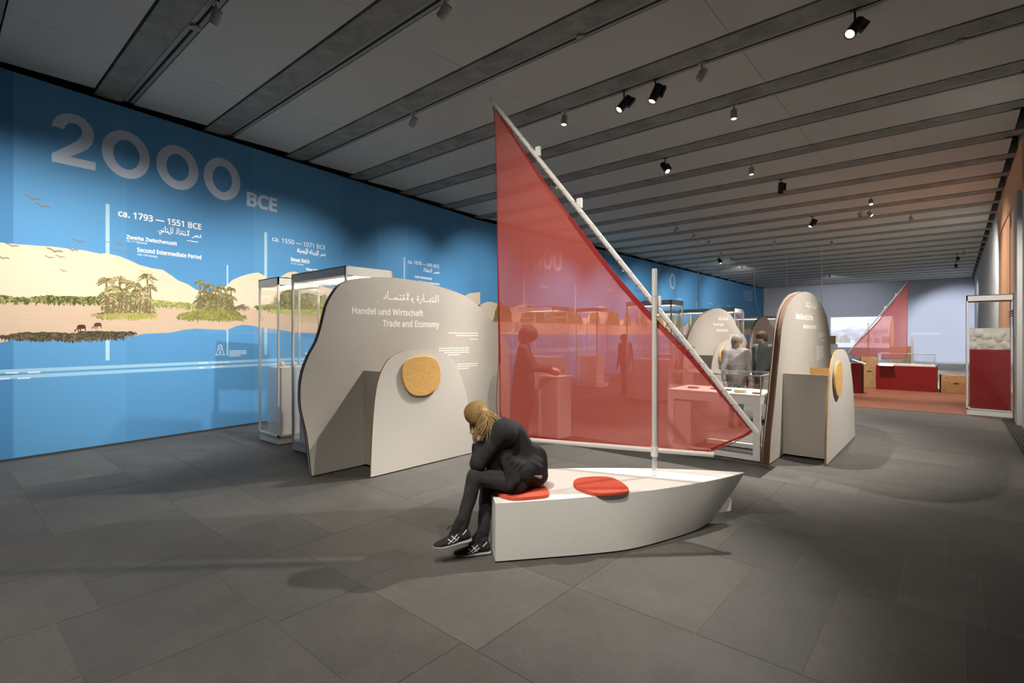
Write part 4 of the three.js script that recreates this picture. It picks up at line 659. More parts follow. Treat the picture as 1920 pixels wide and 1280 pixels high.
// a further sail and panel, as the nearer ones
{
  const p = onPlane(1628, 700, V(0, 0, 0), V(0, 1, 0)); const d = 22.7, mastAt = EYEP.clone().addScaledVector(ray(1628, 629), d).setY(0);
  const c = copyOf(sailboat, [0, 0, 0], 'white boat-shaped bench with red sail beyond the orange carpet'); const turn = Math.PI - 0.65; c.rotation.y = turn;
  const off = MAST.clone().sub(sailboat.position).applyAxisAngle(V(0, 1, 0), turn); c.position.copy(mastAt.sub(off)).setY(0);
  const z = -30, x = -2.2, t = thing('topic_panel', 'pale rounded board on the end wall side of the far sail', 'panel', [x, 0, z], 'topic panels');
  part('front_board', boardX(smooth([[z + 1.2, 0.01], [z + 1.1, 1.2], [z + 0.7, 2.2], [z, 2.5], [z - 0.8, 2.2], [z - 1.4, 1.2], [z - 1.5, 0.01]], 4), x, 0.02), [archMat, M.birch], t);
  part('box', bx(x, x + 0.7, 0.02, 1.15, z - 0.5, z + 0.7), boxMat, t);
  part('arch_board', boardX(smooth([[z + 1.0, 0.01], [z + 0.95, 0.9], [z + 0.5, 1.5], [z - 0.3, 1.5], [z - 0.9, 0.9], [z - 1, 0.01]], 4), x + 0.74, 0.022), [archMat, M.birch], t);
}
// projection on the end wall
{
  const a = onZ(1558, 595, END_Z), b = onZ(1673, 652, END_Z), c = canvas(512, 300, (g, w, h) => { g.fillStyle = '#dfe4f4'; g.fillRect(0, 0, w, h); const rand = rng(12); for (let i = 0; i < 70; i++) { const y = rand() * h * 0.9; g.fillStyle = `rgba(${y < h * 0.4 ? '250,250,255' : '190,190,200'},0.35)`; g.beginPath(); g.ellipse(rand() * w, y, 20 + rand() * 70, 8 + rand() * 24, 0, 0, 7); g.fill(); } for (let i = 0; i < 40; i++) { g.fillStyle = `rgba(${150 + rand() * 60},${145 + rand() * 50},${140 + rand() * 50},0.45)`; const x = rand() * w, bw = 12 + rand() * 40, bh = 20 + rand() * 80; g.fillRect(x, h * 0.85 - bh, bw, bh); } });
  const t = thing('projection_screen', 'bright projected city panorama on the grey end wall', 'screen', [(a.x + b.x) / 2, b.y, END_Z + 0.03]);
  part('picture', bx(a.x, b.x, b.y, a.y, END_Z + 0.005, END_Z + 0.03), std('#111111', 0.6, { emissive: '#ffffff', emissiveMap: tex(c), emissiveIntensity: 1.15 }), t);
  const L = new THREE.RectAreaLight('#e6eaff', 0.5, b.x - a.x, a.y - b.y); L.position.set((a.x + b.x) / 2, (a.y + b.y) / 2, END_Z + 0.05).sub(t.position); L.rotation.y = Math.PI; L.name = 'screen_light'; t.add(L);
  const s = onZ(1735, 626, END_Z); single('wall_label', 'thin white label strip on the pale lit end wall', 'sign', rbx(s.x - 0.75, s.x + 0.75, s.y - 0.1, s.y + 0.1, END_Z, END_Z + 0.03, 0.005), std('#c4c8d0', 0.7), [s.x, s.y - 0.1, END_Z + 0.015]);
}
// thin suspension wires
{
  const wire = (u, vb, z, label) => { const p = onZ(u, vb, z); single('suspension_wire', label, 'wire', rod(V(p.x, p.y, p.z), V(p.x, CEIL, p.z), 0.012, 8), M.whitePaint, [p.x, p.y, p.z], 'hanging wires'); };
  wire(1309, 577, -17.4, 'straight white wire hanging down to the case behind the domed board'); wire(1475, 566, -24, 'white wire hanging behind the tall rounded board'); wire(1541, 575, -24, 'white wire hanging beside the top of the tall rounded board');
  const c = [[1413, 536], [1416, 555], [1420, 575], [1427, 593]].map(([u, v]) => onZ(u, v, -25.5)); c[0].y = CEIL; single('suspension_wire', 'curving white wire hanging to the far case', 'wire', tube(c, 0.014, 20, 8), M.whitePaint, c[3].toArray(), 'hanging wires');
}

// ---------------------------------------------------------------- ceiling track spots: fitting, glowing lens and its light
const whiteBody = std('#a8a6a0', 0.5), blackBody = std('#0c0c0c', 0.4);
function trackSpot(o) {
  const z = trackZ(o.k), white = o.style === 'white', drop = white ? 0.15 : 0.2;
  const x = o.x ?? onZ(o.u, o.v, z).x, y = CEIL - drop, len = white ? 0.15 : 0.26, r = white ? 0.05 : 0.058;
  const t = thing('track_spot', o.label, 'spotlight', [x, CEIL - drop - 0.1, z], white ? 'grey ceiling spotlights' : 'black ceiling spotlights');
  const c = V(x, y, z), d = o.aim.clone().sub(c).normalize(), m = white ? whiteBody : blackBody;
  const a = c.clone().addScaledVector(d, -len / 2), e = c.clone().addScaledVector(d, len / 2);
  part('track_adapter', merge([bx(x - 0.05, x + 0.05, CEIL - 0.012, CEIL + 0.03, z - 0.018, z + 0.018), rod(V(x, CEIL - 0.012, z), V(x, y + 0.02, z), 0.011, 10)]), m, t);
  const pts = [[0, 0], [r * 0.9, 0], [r, 0.01], [r, len * 0.55], [r * 0.94, len * 0.56], [r * 0.94, len * 0.59], [r, len * 0.6], [r, len], [r * 0.86, len], [r * 0.8, len - 0.02], [0, len - 0.022]].map(([p, q]) => new THREE.Vector2(p, q));
  const q = new THREE.Quaternion().setFromUnitVectors(V(0, 1, 0), d);
  const body = part('lamp_body', new THREE.LatheGeometry(pts, 24).applyQuaternion(q).translate(a.x, a.y, a.z), m, t);
  if (!white) { const side = V(d.z, 0, -d.x).normalize(), g = new THREE.BoxGeometry(0.05, len * 0.62, 0.07).applyQuaternion(q); const s = side.lengthSq() > 0.1 ? side : V(1, 0, 0); const gp = c.clone().addScaledVector(RT, r + 0.018).addScaledVector(d, -len * 0.12); part('driver_box', g.translate(gp.x, gp.y, gp.z), m, t); }
  else part('cooling_rib', new THREE.TorusGeometry(r * 1.01, 0.004, 6, 24).rotateX(Math.PI / 2).applyQuaternion(q).translate(c.x, c.y, c.z), m, t);
  part('lens', new THREE.CylinderGeometry(r * 0.82, r * 0.82, 0.006, 24).translate(0, len - 0.012, 0).applyQuaternion(q).translate(a.x, a.y, a.z), o.power ? M.lampGlow : M.greyMetal, body);
  if (o.power) {
    const L = new THREE.SpotLight(o.color || '#fff7ec', o.power, 0, (o.angle || 24) * Math.PI / 180, o.pen ?? 0.6, 2); L.name = 'lamp_light';
    L.position.copy(e.clone().addScaledVector(d, 0.012)).sub(t.position); L.target.name = 'lamp_aim'; L.target.position.copy(o.aim).sub(t.position); L.castShadow = true; L.shadow.radius = 2; L.shadow.mapSize.set(1024, 1024);
    t.add(L); t.add(L.target);
  }
  return t;
}
const mid = (x, y, z) => V(x, y, z);
// lamps in view
trackSpot({ k: 3, u: 1603, v: 48, aim: mid(-2.75, 0.5, -2.9), power: LAMP.key, angle: 26, label: 'large black spotlight shining down towards the seated person' });
trackSpot({ k: 3, u: 1170, v: 190, aim: mid(-5.5, 1.2, -4.1), power: LAMP.panel, angle: 24, label: 'black spotlight aimed at the Handel board, next to a black spot hung upright' });
trackSpot({ k: 3, u: 1229, v: 173, aim: mid(-4.6, 0.4, -5.2), power: LAMP.panel * 0.6, angle: 22, label: 'black spotlight hung nearly upright beside the tilted black spot' });
trackSpot({ k: 3, u: 1058, v: 220, style: 'white', aim: mid(-4.7, 0, -5.9), power: LAMP.small, angle: 30, label: 'small grey spotlight above the red sail' });
trackSpot({ k: 3, u: 1316, v: 135, style: 'white', aim: mid(-4.2, 2.2, -6.4), label: 'small unlit grey spotlight on the beam of the large black spot' });
trackSpot({ k: 4, u: 1376, v: 210, style: 'white', aim: mid(-2.4, 0, -7.7), power: LAMP.small * 1.4, angle: 30, label: 'small grey spotlight above the glass table' });
trackSpot({ k: 5, u: 1247, v: 311, aim: mid(-1.6, 1.1, -8.4), power: LAMP.panel * 0.8, angle: 24, label: 'black spotlight tilted towards the rounded grey board' });
trackSpot({ k: 6, u: 1409, v: 316, style: 'white', aim: mid(-2.9, 0, -10.6), power: LAMP.small, angle: 30, label: 'small lit grey spotlight in the beam row behind the glass table' });
trackSpot({ k: 7, u: 1464, v: 348, aim: mid(-3.6, 0, -14.0), power: LAMP.panel, angle: 38, label: 'black spotlight hanging straight down, its lens hidden' });
trackSpot({ k: 10, u: 1523, v: 415, aim: mid(-5.0, 1.1, -15.6), power: LAMP.panel * 1.3, angle: 34, label: 'black spotlight in the middle distance with a bright lens' });
trackSpot({ k: 9, u: 1633, v: 377, style: 'white', aim: mid(-0.9, 0, -13.4), power: LAMP.panel * 0.6, angle: 34, label: 'bright grey spotlight over the edge of the orange carpet' });
trackSpot({ k: 10, u: 1612, v: 397, style: 'white', aim: mid(-1.3, 0.4, -18.6), power: LAMP.panel * 1.2, angle: 32, label: 'lit grey spotlight of a close pair over the carpet' });
trackSpot({ k: 10, u: 1631, v: 395, style: 'white', aim: mid(0.92, 2.2, -16.6), power: LAMP.panel * 0.5, angle: 44, pen: 1, label: 'rear-facing grey spotlight of a close pair over the carpet' });
trackSpot({ k: 11, u: 1709, v: 406, style: 'white', aim: mid(0.9, 2.0, -22.5), power: LAMP.panel, angle: 44, label: 'grey spotlight near the timber doors' });
trackSpot({ k: 18, u: 1795, v: 484, aim: mid(-0.6, 1.9, -40.0), power: LAMP.far, angle: 16, pen: 0.35, color: '#e8eeff', label: 'distant black spotlight washing the end wall' });
trackSpot({ k: 20, u: 1792, v: 503, aim: mid(0.2, 1.8, END_Z), power: LAMP.far * 1.5, angle: 20, pen: 0.35, color: '#e4ecff', label: 'black spotlight nearest the end wall' });
trackSpot({ k: 14, u: 1349, v: 494, aim: mid(-6.0, 1.0, -23), power: LAMP.panel, angle: 26, label: 'distant black spotlight over the far glass cases' });
// mural washers
const wash = (o) => trackSpot({ style: 'white', power: LAMP.mural, angle: 40, pen: 1, ...o });
wash({ k: 0, u: 405, v: 35, aim: mid(-9.6, 1.3, -1.7), label: 'grey spotlight above the large date on the mural' });
wash({ k: 2, u: 775, v: 225, aim: mid(-10.0, 1.3, -4.9), label: 'grey spotlight aimed at the mural near the glass cases' });
wash({ k: 4, u: 966, v: 317, aim: mid(-10.6, 1.3, -8.4), label: 'grey spotlight seen through the top of the sail' });
wash({ k: 5, u: 1030, v: 355, aim: mid(-11.0, 1.8, -11.4), label: 'grey spotlight seen through the sail near the yard' });
for (const [k, u, v, az, lb] of [[9, 1268, 440, -15.5, 'grey mural spotlight standing apart behind the sail'], [10, 1300, 455, -19, 'first grey mural spotlight right of the mast'], [11, 1328, 462, -22.5, 'second grey mural spotlight right of the mast'], [13, 1351, 470, -26.5, 'third grey mural spotlight right of the mast'], [14, 1371, 472, -30.5, 'grey mural spotlight of the distant row'], [16, 1391, 478, -35.5, 'last grey mural spotlight of the distant row']])
  wash({ k, u, v, aim: mid(WALL_FAR_X, 1.8, az), power: LAMP.muralFar, angle: 35, label: lb });
// lamps of the same tracks outside the picture, known by their light; the far grey ones below are added in view
wash({ k: 1, x: -4.1, aim: mid(-9.8, 1.3, -3.3), power: LAMP.mural * 1.3, angle: 30, label: 'grey spotlight out of view aimed at the mural' });
wash({ k: -1, x: -5.9, aim: mid(-9.4, 1.3, -0.2), label: 'grey spotlight out of view at the start of the mural' });
trackSpot({ k: -1, x: -0.4, aim: mid(-2.0, 0.3, -3.3), power: LAMP.key * 0.28, angle: 30, pen: 1, label: 'black spotlight out of view lighting the side of the boat' });
trackSpot({ k: -2, x: -3.4, aim: mid(-3.8, 0, -0.4), power: LAMP.floor, angle: 38, pen: 0.9, label: 'black spotlight out of view over the open floor' });
trackSpot({ k: 4, x: 0.78, aim: mid(-1.5, 0.8, -8.7), power: LAMP.panel * 1.3, angle: 32, pen: 1, label: 'black spotlight out of view aimed at the rounded board' });
trackSpot({ k: -1, x: -1.6, aim: mid(-2.6, 1.4, -3.9), power: LAMP.panel * 0.75, angle: 36, pen: 1, label: 'black spotlight out of view aimed at the sail' });
trackSpot({ k: 5, x: 0.8, aim: mid(0.45, 0.9, -14.2), power: LAMP.panel * 1.0, angle: 26, pen: 1, label: 'black spotlight out of view aimed at the tall red case' });
trackSpot({ k: 13, u: 1560, v: 452, style: 'white', aim: mid(-2.6, 1.6, -27.2), power: LAMP.panel * 1.5, angle: 26, pen: 1, label: 'added distant grey spotlight to brighten the far red sail' });  // added lamp, lifts the far sail out of the dark
trackSpot({ k: 12, u: 1452, v: 452, style: 'white', aim: mid(-5.0, 1.2, -20.8), power: LAMP.panel, angle: 30, pen: 1, label: 'added distant grey spotlight to brighten the slim grey board' });  // added lamp, brightens the front of the slim board
trackSpot({ k: 17, x: 0.3, style: 'white', aim: mid(-2.0, 1.0, -30.2), power: LAMP.panel * 1.2, angle: 26, pen: 1, label: 'added distant grey spotlight to brighten the pale board by the end wall' });  // added lamp so the pale board and its arch get light
trackSpot({ k: 21, x: -5.5, style: 'white', aim: mid(-6.0, 1.8, END_Z), power: LAMP.far * 0.5, angle: 38, pen: 1, color: '#eef1ff', label: 'added grey spotlight to brighten the end wall above the projection' });  // added lamp, fills the left part of the end wall

// ---------------------------------------------------------------- people
// smooth union of tapered bones, meshed with surface nets
function bone(a, b, ra, rb = ra, sq = 1) { return { a, b, ra, rb, sq }; }
const ab_ = V(0, 0, 0), ap_ = V(0, 0, 0);
function dist(bones, k, x, y, z) {
  let res = 1e3;
  for (const { a, b, ra, rb } of bones) {
    const bx_ = b.x - a.x, by = b.y - a.y, bz = b.z - a.z, px = x - a.x, py = y - a.y, pz_ = z - a.z, l = bx_ * bx_ + by * by + bz * bz;
    const t = l > 1e-9 ? clamp((px * bx_ + py * by + pz_ * bz) / l, 0, 1) : 0, d = Math.hypot(px - bx_ * t, py - by * t, pz_ - bz * t) - lerp(ra, rb, t);
    const h = Math.max(k - Math.abs(res - d), 0) / k; res = Math.min(res, d) - h * h * k * 0.25;
  }
  return res;
}
function netMesh(f, min, max, cell) {
  const nx = Math.ceil((max.x - min.x) / cell) + 1, ny = Math.ceil((max.y - min.y) / cell) + 1, nz = Math.ceil((max.z - min.z) / cell) + 1, F = new Float32Array(nx * ny * nz), id = (i, j, k) => (k * ny + j) * nx + i;
  for (let k = 0; k < nz; k++) for (let j = 0; j < ny; j++) for (let i = 0; i < nx; i++) F[id(i, j, k)] = f(min.x + i * cell, min.y + j * cell, min.z + k * cell);
  const vert = new Int32Array(nx * ny * nz).fill(-1), pos = [], idx = [], C = [[0, 0, 0], [1, 0, 0], [0, 1, 0], [1, 1, 0], [0, 0, 1], [1, 0, 1], [0, 1, 1], [1, 1, 1]], E = [[0, 1], [2, 3], [4, 5], [6, 7], [0, 2], [1, 3], [4, 6], [5, 7], [0, 4], [1, 5], [2, 6], [3, 7]];
  for (let k = 0; k < nz - 1; k++) for (let j = 0; j < ny - 1; j++) for (let i = 0; i < nx - 1; i++) {
    const v = C.map(([a, b, c]) => F[id(i + a, j + b, k + c)]); let n = 0; for (const q of v) if (q < 0) n++; if (n === 0 || n === 8) continue;
    let sx = 0, sy = 0, sz = 0, c = 0; for (const [p, q] of E) if ((v[p] < 0) !== (v[q] < 0)) { const t = v[p] / (v[p] - v[q]); sx += lerp(C[p][0], C[q][0], t); sy += lerp(C[p][1], C[q][1], t); sz += lerp(C[p][2], C[q][2], t); c++; }
    vert[id(i, j, k)] = pos.length / 3; pos.push(min.x + (i + sx / c) * cell, min.y + (j + sy / c) * cell, min.z + (k + sz / c) * cell);
  }
  const quad = (a, b, c, d, flip) => { if (a < 0 || b < 0 || c < 0 || d < 0) return; flip ? idx.push(a, c, b, a, d, c) : idx.push(a, b, c, a, c, d); };
  for (let k = 1; k < nz - 1; k++) for (let j = 1; j < ny - 1; j++) for (let i = 1; i < nx - 1; i++) {
    const s = F[id(i, j, k)] < 0;
    if (s !== F[id(i + 1, j, k)] < 0) quad(vert[id(i, j - 1, k - 1)], vert[id(i, j, k - 1)], vert[id(i, j, k)], vert[id(i, j - 1, k)], !s);
    if (s !== F[id(i, j + 1, k)] < 0) quad(vert[id(i - 1, j, k - 1)], vert[id(i - 1, j, k)], vert[id(i, j, k)], vert[id(i, j, k - 1)], !s);
    if (s !== F[id(i, j, k + 1)] < 0) quad(vert[id(i - 1, j - 1, k)], vert[id(i, j - 1, k)], vert[id(i, j, k)], vert[id(i - 1, j, k)], !s);
  }
  const g = new THREE.BufferGeometry(); g.setAttribute('position', new THREE.Float32BufferAttribute(pos, 3)); g.setIndex(idx); g.computeVertexNormals();
  const uv = new Float32Array(pos.length / 3 * 2); for (let i = 0; i < uv.length / 2; i++) { uv[i * 2] = pos[i * 3] * 4 + pos[i * 3 + 2] * 4; uv[i * 2 + 1] = pos[i * 3 + 1] * 4; } g.setAttribute('uv', new THREE.BufferAttribute(uv, 2));
  return g;
}
function boneMesh(bones, k, cell, extra) {
  const min = V(1e9, 1e9, 1e9), max = V(-1e9, -1e9, -1e9); for (const { a, b, ra, rb } of bones) { const r = Math.max(ra, rb) + 3 * cell + 0.02; for (const p of [a, b]) { min.min(p.clone().subScalar(r)); max.max(p.clone().addScalar(r)); } }
  return netMesh((x, y, z) => dist(bones, k, x, y, z) + (extra ? extra(x, y, z) : 0), min, max, cell);
}
// a hand: palm and five bent fingers. f = direction of the fingers, n = back of the hand, side = towards the thumb
function handBones(w, f, n, side, size = 1, curl = 0.5) {
  const L = [], at = (a, b, c) => w.clone().addScaledVector(f, a * size).addScaledVector(side, b * size).addScaledVector(n, c * size);
  L.push(bone(w, at(0.05, 0, 0), 0.022 * size, 0.024 * size), bone(at(0.03, 0.018, 0), at(0.085, 0.026, 0), 0.015 * size), bone(at(0.03, -0.018, 0), at(0.08, -0.028, 0), 0.014 * size), bone(at(0.04, 0, 0), at(0.088, 0, 0), 0.016 * size));
  [[0.03, 0.072, 0.0085], [0.01, 0.08, 0.009], [-0.011, 0.074, 0.0085], [-0.031, 0.058, 0.0075]].forEach(([s, l, r], i) => { let p = at(0.085 - Math.abs(i - 1) * 0.004, s, 0), a = 0.15 + curl * 0.5; for (const q of [0.45, 0.32, 0.23]) { const e = p.clone().addScaledVector(f, Math.cos(a) * l * q * size).addScaledVector(n, -Math.sin(a) * l * q * size); L.push(bone(p, e, r * size, r * 0.88 * size)); p = e; a += curl * 0.75; } });
  let p = at(0.02, 0.022, -0.004); for (const [da, db, dn, r] of [[0.028, 0.03, -0.008, 0.012], [0.026, 0.016, -0.008, 0.0095], [0.022, 0.006, -0.006, 0.008]]) { const e = p.clone().addScaledVector(f, da * size).addScaledVector(side, db * size).addScaledVector(n, dn * size); L.push(bone(p, e, r * size, r * 0.9 * size)); p = e; }
  return L;
}
// a head: c centre, f where the face looks, u crown; h = head height
function headBones(c, f, u, h) {
  const s = f.clone().cross(u).normalize(), k = h / 0.23, at = (a, b, d = 0) => c.clone().addScaledVector(f, a * k).addScaledVector(u, b * k).addScaledVector(s, d * k), L = [];
  L.push(bone(at(-0.02, 0.03), at(0.012, 0.035), 0.078 * k, 0.074 * k), bone(at(0.02, -0.01), at(0.03, -0.06), 0.062 * k, 0.04 * k), bone(at(0.048, -0.075), at(0.05, -0.082), 0.02 * k));
  L.push(bone(at(0.086, 0.01), at(0.104, -0.026), 0.008 * k, 0.012 * k), bone(at(0.074, -0.052, -0.014), at(0.074, -0.052, 0.014), 0.009 * k), bone(at(0.078, 0.026, -0.03), at(0.078, 0.026, 0.03), 0.011 * k));
  for (const q of [-1, 1]) L.push(bone(at(0, 0.015, q * 0.076), at(-0.006, -0.018, q * 0.074), 0.014 * k, 0.01 * k), bone(at(0.06, -0.03, q * 0.035), at(0.05, -0.03, q * 0.045), 0.018 * k));
  return { bones: L, at, k, s };
}
const skin = std('#c79a80', 0.6), cloth = (c, s) => std('#ffffff', 0.92, { map: noiseTex(128, s, [[128, 1], [48, 0.8]], c, 0.35), bumpMap: wool, bumpScale: 0.003 });
const sub = (geo, name, m, parent) => { const o = part(name, geo, m, parent); return o; };
// shoe as lofted sections along the foot: heel point, toe direction, up
function shoe(parent, heel, toe, up, mats, withStripes, outer) {
  const len = heel.distanceTo(toe), f = toe.clone().sub(heel).normalize(), s = f.clone().cross(up).normalize(), P = (a, b, c) => heel.clone().addScaledVector(f, a * len).addScaledVector(s, b).addScaledVector(up, c);
  const sec = [[-0.02, 0.02, 0.03, 0.075], [0.04, 0.032, 0.022, 0.1], [0.18, 0.035, 0.02, 0.1], [0.32, 0.036, 0.02, 0.095], [0.48, 0.04, 0.018, 0.082], [0.64, 0.046, 0.016, 0.062], [0.8, 0.045, 0.016, 0.05], [0.92, 0.034, 0.018, 0.042], [1.0, 0.014, 0.022, 0.032]];
  const ring = (a, w, y0, y1, n = 16) => Array.from({ length: n }, (_, i) => { const t = i / n * 6.2832, c = Math.cos(t), d = Math.sin(t); return P(a, Math.sign(c) * Math.pow(Math.abs(c), 0.75) * w * (d > 0 ? 1 - d * 0.35 : 1), lerp(y0, y1, (d + 1) / 2)); });
  const loft = (rings) => { const pos = [], idx = [], n = rings[0].length; for (const r of rings) for (const p of r) pos.push(p.x, p.y, p.z); for (let i = 0; i + 1 < rings.length; i++) for (let j = 0; j < n; j++) { const a = i * n + j, b = i * n + (j + 1) % n, c = a + n, d = b + n; idx.push(a, b, c, b, d, c); } for (const e of [0, rings.length - 1]) { const c = rings[e].reduce((q, p) => q.add(p), V(0, 0, 0)).multiplyScalar(1 / n), ci = pos.length / 3; pos.push(c.x, c.y, c.z); for (let j = 0; j < n; j++) idx.push(ci, e * n + j, e * n + (j + 1) % n); } const g = new THREE.BufferGeometry(); g.setAttribute('position', new THREE.Float32BufferAttribute(pos, 3)); g.setIndex(idx); g.computeVertexNormals(); g.setAttribute('uv', new THREE.BufferAttribute(new Float32Array(pos.length / 3 * 2), 2)); return g; };
  const sh = part('shoe', loft(sec.map(([a, w, y0, y1]) => ring(a, w, y0 - 0.004, y1))), mats[0], parent);
  part('sole', loft(sec.map(([a, w, y0]) => ring(a * 1.02 - 0.01, w + 0.004, 0.0 + (a > 0.75 ? (a - 0.75) * 0.05 : 0), y0 + 0.006, 16))), mats[1], sh);
  if (withStripes) {
    const wide = (a) => { for (let i = 0; i + 1 < sec.length; i++) if (a <= sec[i + 1][0]) { const k = (a - sec[i][0]) / (sec[i + 1][0] - sec[i][0]); return [lerp(sec[i][1], sec[i + 1][1], k), lerp(sec[i][2], sec[i + 1][2], k), lerp(sec[i][3], sec[i + 1][3], k)]; } return [0.03, 0.02, 0.05]; };
    const surf = (a, k) => { const [w, y0, y1] = wide(a), d = 2 * k - 1, c = Math.sqrt(Math.max(0, 1 - d * d)); return P(a, outer * (Math.pow(c, 0.75) * w * (d > 0 ? 1 - d * 0.35 : 1) + 0.002), lerp(y0, y1, k)); };
    const L = []; for (const [a0, k0, a1, k1] of [[0.36, 0.25, 0.5, 0.92], [0.48, 0.18, 0.6, 0.85], [0.34, 0.8, 0.62, 0.28], [0.3, 0.55, 0.52, 0.1], [0.08, 0.92, 0.2, 0.62]]) { const pts = []; for (let i = 0; i <= 6; i++) pts.push(surf(lerp(a0, a1, i / 6), lerp(k0, k1, i / 6))); L.push(tube(pts, 0.0042, 10, 5)); }
    part('side_stripes', merge(L), std('#c9c7c0', 0.6), sh);
    const la = []; for (let i = 0; i < 5; i++) { const a = 0.4 + i * 0.06, [w, , y1] = wide(a); la.push(tube([P(a, -w * 0.5, y1 - 0.006), P(a + 0.01, 0, y1 + 0.004), P(a, w * 0.5, y1 - 0.006)], 0.003, 8, 5)); } la.push(tube([P(0.38, 0, 0.1), P(0.42, 0.02, 0.13), P(0.52, 0.04, 0.12), P(0.56, 0.045, 0.1)], 0.003, 12, 5), tube([P(0.38, 0, 0.1), P(0.45, -0.02, 0.12), P(0.55, -0.03, 0.1)], 0.003, 12, 5)); part('laces', merge(la), M.black, sh);
  }
  return sh;
}
// --- the seated person on the stern
{
  const J = (u, v, t) => { const [s, y] = boatPlane(u, v, t); return B(s, t, y); };
  const root = B(0.15, 0.25, DECK + 0.022), t = thing('person', 'person in dark jacket and jeans sitting on the boat stern, head in hand', 'person', root.toArray());
  const F = BA.clone().negate(), RTs = BN.clone();
  const pelvis = B(0.2, 0.25, 0.565), hipL = B(0.17, 0.16, 0.535), hipR = B(0.17, 0.34, 0.535);
  const kneeL = J(891, 893, 0.13), ankL = J(865, 990, 0.09), kneeR = J(914, 906, 0.3), ankR = J(905, 1012, 0.19);
  const waist = J(984, 868, 0.25), chest = J(954, 822, 0.25), neck = J(926, 796, 0.26), headC = J(896, 783, 0.27);
  const shL = J(945, 808, 0.1), elL = J(897, 868, 0.14), wrL = J(901, 830, 0.22), shR = J(938, 804, 0.42), elR = J(899, 866, 0.36), wrR = J(894, 832, 0.31);
  const hf = F.clone().multiplyScalar(0.34).add(V(0, -0.42, 0)).addScaledVector(RTs, 0.84).normalize();
  const hu0 = F.clone().multiplyScalar(0.3).add(V(0, 0.9, 0)), hu = hu0.addScaledVector(hf, -hu0.dot(hf)).normalize();
  const head = headBones(headC, hf, hu, 0.222);
  const legs = [bone(pelvis, waist, 0.135, 0.12), bone(hipL, kneeL, 0.085, 0.058), bone(kneeL, ankL, 0.056, 0.038), bone(hipR, kneeR, 0.085, 0.058), bone(kneeR, ankR, 0.056, 0.038), bone(hipL, hipR, 0.1)];
  const footL = ankL.clone().addScaledVector(F, 0.07).add(V(0, -0.07, 0)), footR = ankR.clone().addScaledVector(F, 0.08).setY(0.06);
  const torso = [bone(waist, chest, 0.12, 0.125), bone(chest, neck.clone().lerp(chest, 0.3), 0.12, 0.08), bone(shL, shR, 0.075), bone(chest, shL, 0.1, 0.07), bone(chest, shR, 0.1, 0.07)];
  const arms = [bone(shL, elL, 0.055, 0.042), bone(elL, wrL, 0.042, 0.028), bone(shR, elR, 0.055, 0.042), bone(elR, wrR, 0.042, 0.028)];
  const shrink = (l, d) => l.map((b) => bone(b.a, b.b, b.ra - d, b.rb - d));
  const bodyCore = boneMesh([...shrink(legs, 0.014), ...shrink(torso, 0.014), ...arms, bone(neck, headC, 0.052, 0.05), bone(ankL, footL, 0.03), bone(ankR, footR, 0.03)], 0.03, 0.012);
  const handDirL = headC.clone().addScaledVector(hf, 0.06).sub(wrL).normalize(), hn = F.clone().addScaledVector(handDirL, -F.dot(handDirL)).normalize();
  const hL = boneMesh(handBones(wrL, handDirL, hn, hn.clone().cross(handDirL).normalize(), 0.95, 0.35), 0.008, 0.004), hR = boneMesh(handBones(wrR, handDirL, hn, handDirL.clone().cross(hn).normalize(), 0.95, 0.35), 0.008, 0.004);
  const hd = boneMesh(head.bones, 0.02, 0.0055);
  const body = part('body', merge([bodyCore, hd, hL, hR]), skin, t);
  for (const q of [-1, 1]) part('eye', new THREE.SphereGeometry(0.011, 12, 10).translate(...head.at(0.076, 0.008, q * 0.031).toArray()), std('#e8e4de', 0.3), body);
  // jacket with soft folds, open hem hanging over the thigh
  const fold = (x, y, z) => { const s = V(x, y, z).sub(BO).dot(BA), w = clamp((0.84 - y) * 6, 0, 1) * clamp((s - 0.02) * 7, 0, 1) * clamp((y - 0.6) * 12, 0, 1); return 0.0045 * w * Math.sin((y - 0.18 * s + 0.05 * Math.sin(s * 19)) * 120) * (0.6 + 0.4 * Math.sin(s * 37 + y * 20)) + 0.0025 * Math.sin(x * 47 + y * 31) * Math.sin(z * 41 - y * 23); };
  const hem = [bone(J(930, 838, 0.2), J(927, 884, 0.2), 0.085, 0.06), bone(J(950, 850, 0.22), J(945, 885, 0.22), 0.09, 0.07), bone(J(985, 876, 0.11), J(957, 911, 0.055), 0.045, 0.022), bone(J(950, 850, 0.12), J(955, 912, 0.055), 0.055, 0.018), bone(J(970, 870, 0.1), J(966, 902, 0.06), 0.05, 0.02), bone(J(1002, 858, 0.25), J(1004, 888, 0.25), 0.1, 0.1), bone(J(1000, 870, 0.14), J(985, 893, 0.1), 0.06, 0.04)];
  const grow = (l, d) => l.map((b) => bone(b.a, b.b, b.ra + d, b.rb + d));
  part('jacket', boneMesh([...grow(torso, 0.014), ...grow(arms.map((b, i) => (i % 2 ? bone(b.a, b.b.clone().lerp(b.a, 0.12), b.ra, b.rb) : b)), 0.014), bone(waist, pelvis.clone().lerp(waist, 0.45), 0.135, 0.14), ...hem], 0.04, 0.009, fold), cloth([33, 33, 34], 211), t);
  part('shirt_hem', boneMesh([bone(J(994, 889, 0.09), J(1012, 893, 0.16), 0.012), bone(J(1012, 893, 0.16), J(1017, 894, 0.27), 0.016)], 0.02, 0.005), std('#b9b9b8', 0.9), t);
  const crease = (x, y, z) => 0.0028 * Math.sin(y * 150 + x * 40) * clamp((0.2 - y) * 10, 0, 1) + 0.0025 * Math.sin(x * 70 - y * 30 + z * 50);
